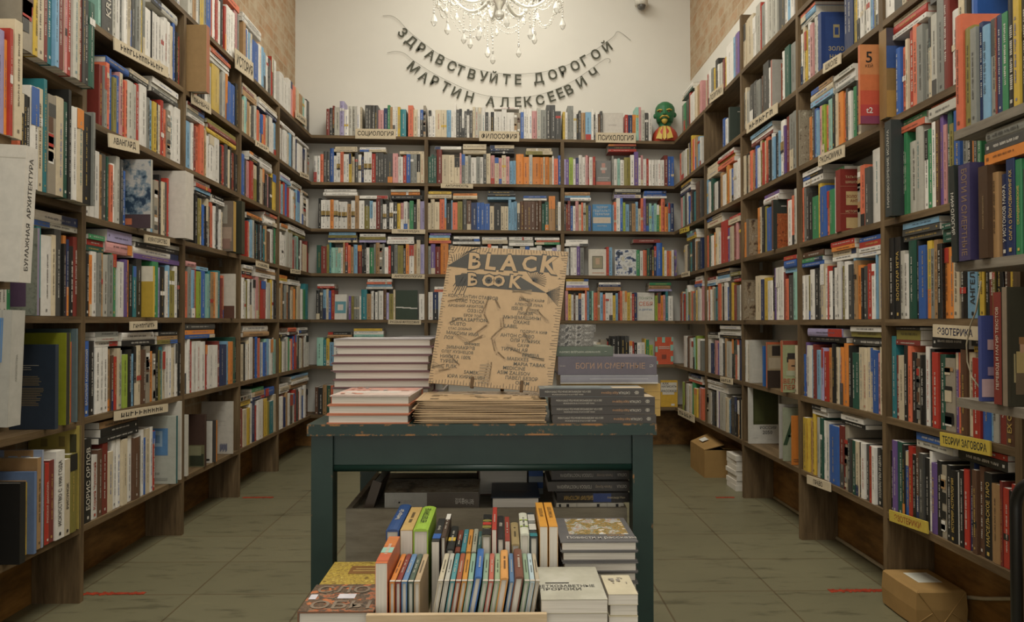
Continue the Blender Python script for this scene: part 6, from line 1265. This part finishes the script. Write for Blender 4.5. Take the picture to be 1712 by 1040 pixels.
# black rounded frame cut by the edge of the photograph
BXF = 1.02; Yf = hit(1699, 900, 0, BXF).y
t = thing('folding_stand', 'black metal stand with rounded corners by the deep mythology shelf', 'stand', TR((BXF, Yf-.26, 0)))
for off, rr in ((0, .011), (.05, .004)):
    g = G(); zt_ = hit(1705, 800, 0, BXF).z-off; w2 = .26-off; r_ = .06
    pts = [(0, w2, .02)]+[(0, w2, zt_-r_)]+[(0, w2-r_+r_*math.cos(a_), zt_-r_+r_*math.sin(a_)) for a_ in [i*math.pi/12 for i in range(1, 6)]]+[(0, w2-r_, zt_), (0, .06, zt_)]
    pts += [(0, .06-r_+r_*math.cos(a_), zt_-r_+r_*math.sin(a_)) for a_ in [math.pi/2+i*math.pi/12 for i in range(1, 6)]]+[(0, off, zt_-r_), (0, off, .02)]
    g.tube(pts, rr, (.5,)*3, 10); g.obj('frame_tube', M_BLACK, t, smooth=True)
g = G(); g.box(-.003, .055, .04, .003, .205, zt_-.02); g.obj('panel', M_BLACK, t)
# ================================================================ which shelved books are built one by one
import itertools
def area_of(b):
    T, D, H = b['T'], b['D'], b['H']; P = [b['M'] @ Vector(q) for q in ((-T/2, 0, 0), (T/2, 0, 0), (T/2, 0, H), (-T/2, 0, H))]
    pr = []
    for p in P:
        if (p-EYEP).dot(FWD) < .2: return 0
        x, y = proj(p); pr.append((min(max(x, 0), 1712), min(max(y, 0), 1040)))
    return abs(sum(pr[i][0]*pr[(i+1) % 4][1]-pr[(i+1) % 4][0]*pr[i][1] for i in range(4)))/2
def hidden_mid(b):
    """far-wall books that stand behind the table's zine and stacks"""
    p = b['M'] @ Vector((0, 0, b['H']*.5)); x, y = proj(p)
    return (725 < x < 935 and y > 425 and b['wall'] == 'B') or (557 < x < 1095 and y > 575 and b['wall'] == 'B')
def taken(b):
    if b['kind'] != 'row': return False
    c = b['M'].translation; c = c.x if b['wall'] == 'B' else c.y; h = b['T']/2
    return any(w_ == b['wall'] and l_ == b['lev'] and min(c+h, q1)-max(c-h, q0) > .45*b['T'] for w_, l_, q0, q1 in PUL) and 'deep' not in b['where'] and 'over' not in b['where']
ALL = [b for b in ALL if not taken(b)]
for b in ALL: b['area'] = 0 if hidden_mid(b) else area_of(b)
order = sorted(range(len(ALL)), key=lambda i: -ALL[i]['area'])
NIND = max(0, 300-BOOKS); chosen = set(order[:NIND])
SHELFN = ['bottom shelf', 'second shelf up', 'third shelf up', 'fourth shelf up', 'fifth shelf up', 'sixth shelf up', 'top shelf']
def words_of(l): return len(re.findall(r"[A-Za-z0-9][A-Za-z0-9'\u2019-]*", l))
ORDN = ['first', 'second', 'third', 'fourth', 'fifth', 'sixth', 'seventh', 'eighth', 'ninth', 'tenth', 'eleventh', 'twelfth', '13th', '14th', '15th', '16th', '17th', '18th', '19th', '20th', '21st', '22nd', '23rd', '24th', '25th', '26th', '27th', '28th', '29th', '30th', '31st', '32nd', '33rd', '34th', '35th', '36th', '37th', '38th']
def nm(c, d='plain'): return NAME.get(c, None) if c and c != 'z' else None
def place_of(b):
    w_ = b['where']; return '%s, %s' % (w_, SHELFN[b['lev']]) if 'bay' in w_ else w_
cand = {}
def label_for(b):
    c = NAME[b['ch']]; pl = place_of(b); a_, d_ = nm(b['nb'][0]), nm(b['nb'][1])
    if b['kind'] == 'stack':
        if b['n'] == 1: base = '%s book lying flat on the row, %s' % (c, pl)
        else: base = '%s book lying flat, %s in its pile, %s' % (c, ('lowest', 'second up', 'third up', 'fourth up', 'top')[b['idx']], pl)
        return [base, '%s lying book on %s ones, %s' % (c, a_ or 'upright', pl), '%s book laid flat at photo column %d, %s' % (c, 0, pl)]
    tall = 'slim ' if b['T'] < .018 else 'thick ' if b['T'] > .045 else ''
    L_ = []
    if a_ and d_: L_.append('%s%s book between %s and %s, %s' % (tall, c, a_, d_, pl))
    elif a_ or d_: L_.append('%s%s book beside %s, %s' % (tall, c, a_ or d_, pl))
    else: L_.append('%s%s book standing apart, %s' % (tall, c, pl))
    L_.append('%s book, %s spine along, %s' % (c, ORDN[min(b['idx'], 37)], pl))
    return L_
used = {}
opts = {i: label_for(ALL[i]) for i in chosen}
first = {}
for i in chosen: first.setdefault(opts[i][0], []).append(i)
final = {}
for l, ids in first.items():
    if len(ids) == 1: final[ids[0]] = l
    else:
        for i in ids:
            b = ALL[i]
            if b['kind'] == 'stack': 
                same = [j for j in ids]; same.sort(key=lambda j: proj(ALL[j]['M'] @ Vector((0, 0, ALL[j]['H']/2)))[0])
                final[i] = l.replace('lying flat', 'lying flat, %s such' % ORDN[same.index(i)]) if words_of(l) < 15 else l.replace('lying flat', 'flat %s' % ORDN[same.index(i)])
            else: final[i] = opts[i][1]
for n_, i in enumerate(sorted(chosen)):
    b = ALL[i]; rg = random.Random(b['seed']); cov, pg, pr = spine_book(b['T'], b['D'], b['H'], b['ch'], rg, fine=True, txt=b.get('txt'))
    grp = 'books on %s, %s' % (b['where'], SHELFN[b['lev']]) if 'bay' in b['where'] else 'books on the '+b['where']
    t = thing('book', final[i], 'book', b['M'], grp); gl = M_GLOSS if rg.random() < .15 else M_COVER
    cov.obj('cover', gl, t); pg.obj('page_block', M_PAGE, t)
    if pr.v: pr.obj('printing', gl, t)
rest = G(); rp = G()
for i, b in enumerate(ALL):
    if i in chosen: continue
    rg = random.Random(b['seed']); cov, pg, pr = spine_book(b['T'], b['D'], b['H'], b['ch'], rg, fine=b['area'] > 160, txt=b.get('txt'))
    rest.merge(cov, b['M']); rest.merge(pr, b['M']); rp.merge(pg, b['M'])
nc = len(rest.f); rest.merge(rp)
me = rest.mesh('shelved_books', None, mats=[M_COVER, M_PAGE], mi=[0]*nc+[1]*(len(rest.f)-nc))
o = bpy.data.objects.new('shelved_books', me); COL.objects.link(o)
tag(o, 'the many smaller books filling the farther shelves on all three walls', 'books', None, 'stuff')
print('BOOKS', BOOKS, 'rows', len(ALL), 'chosen', len(chosen), 'min area', min(ALL[i]['area'] for i in chosen))
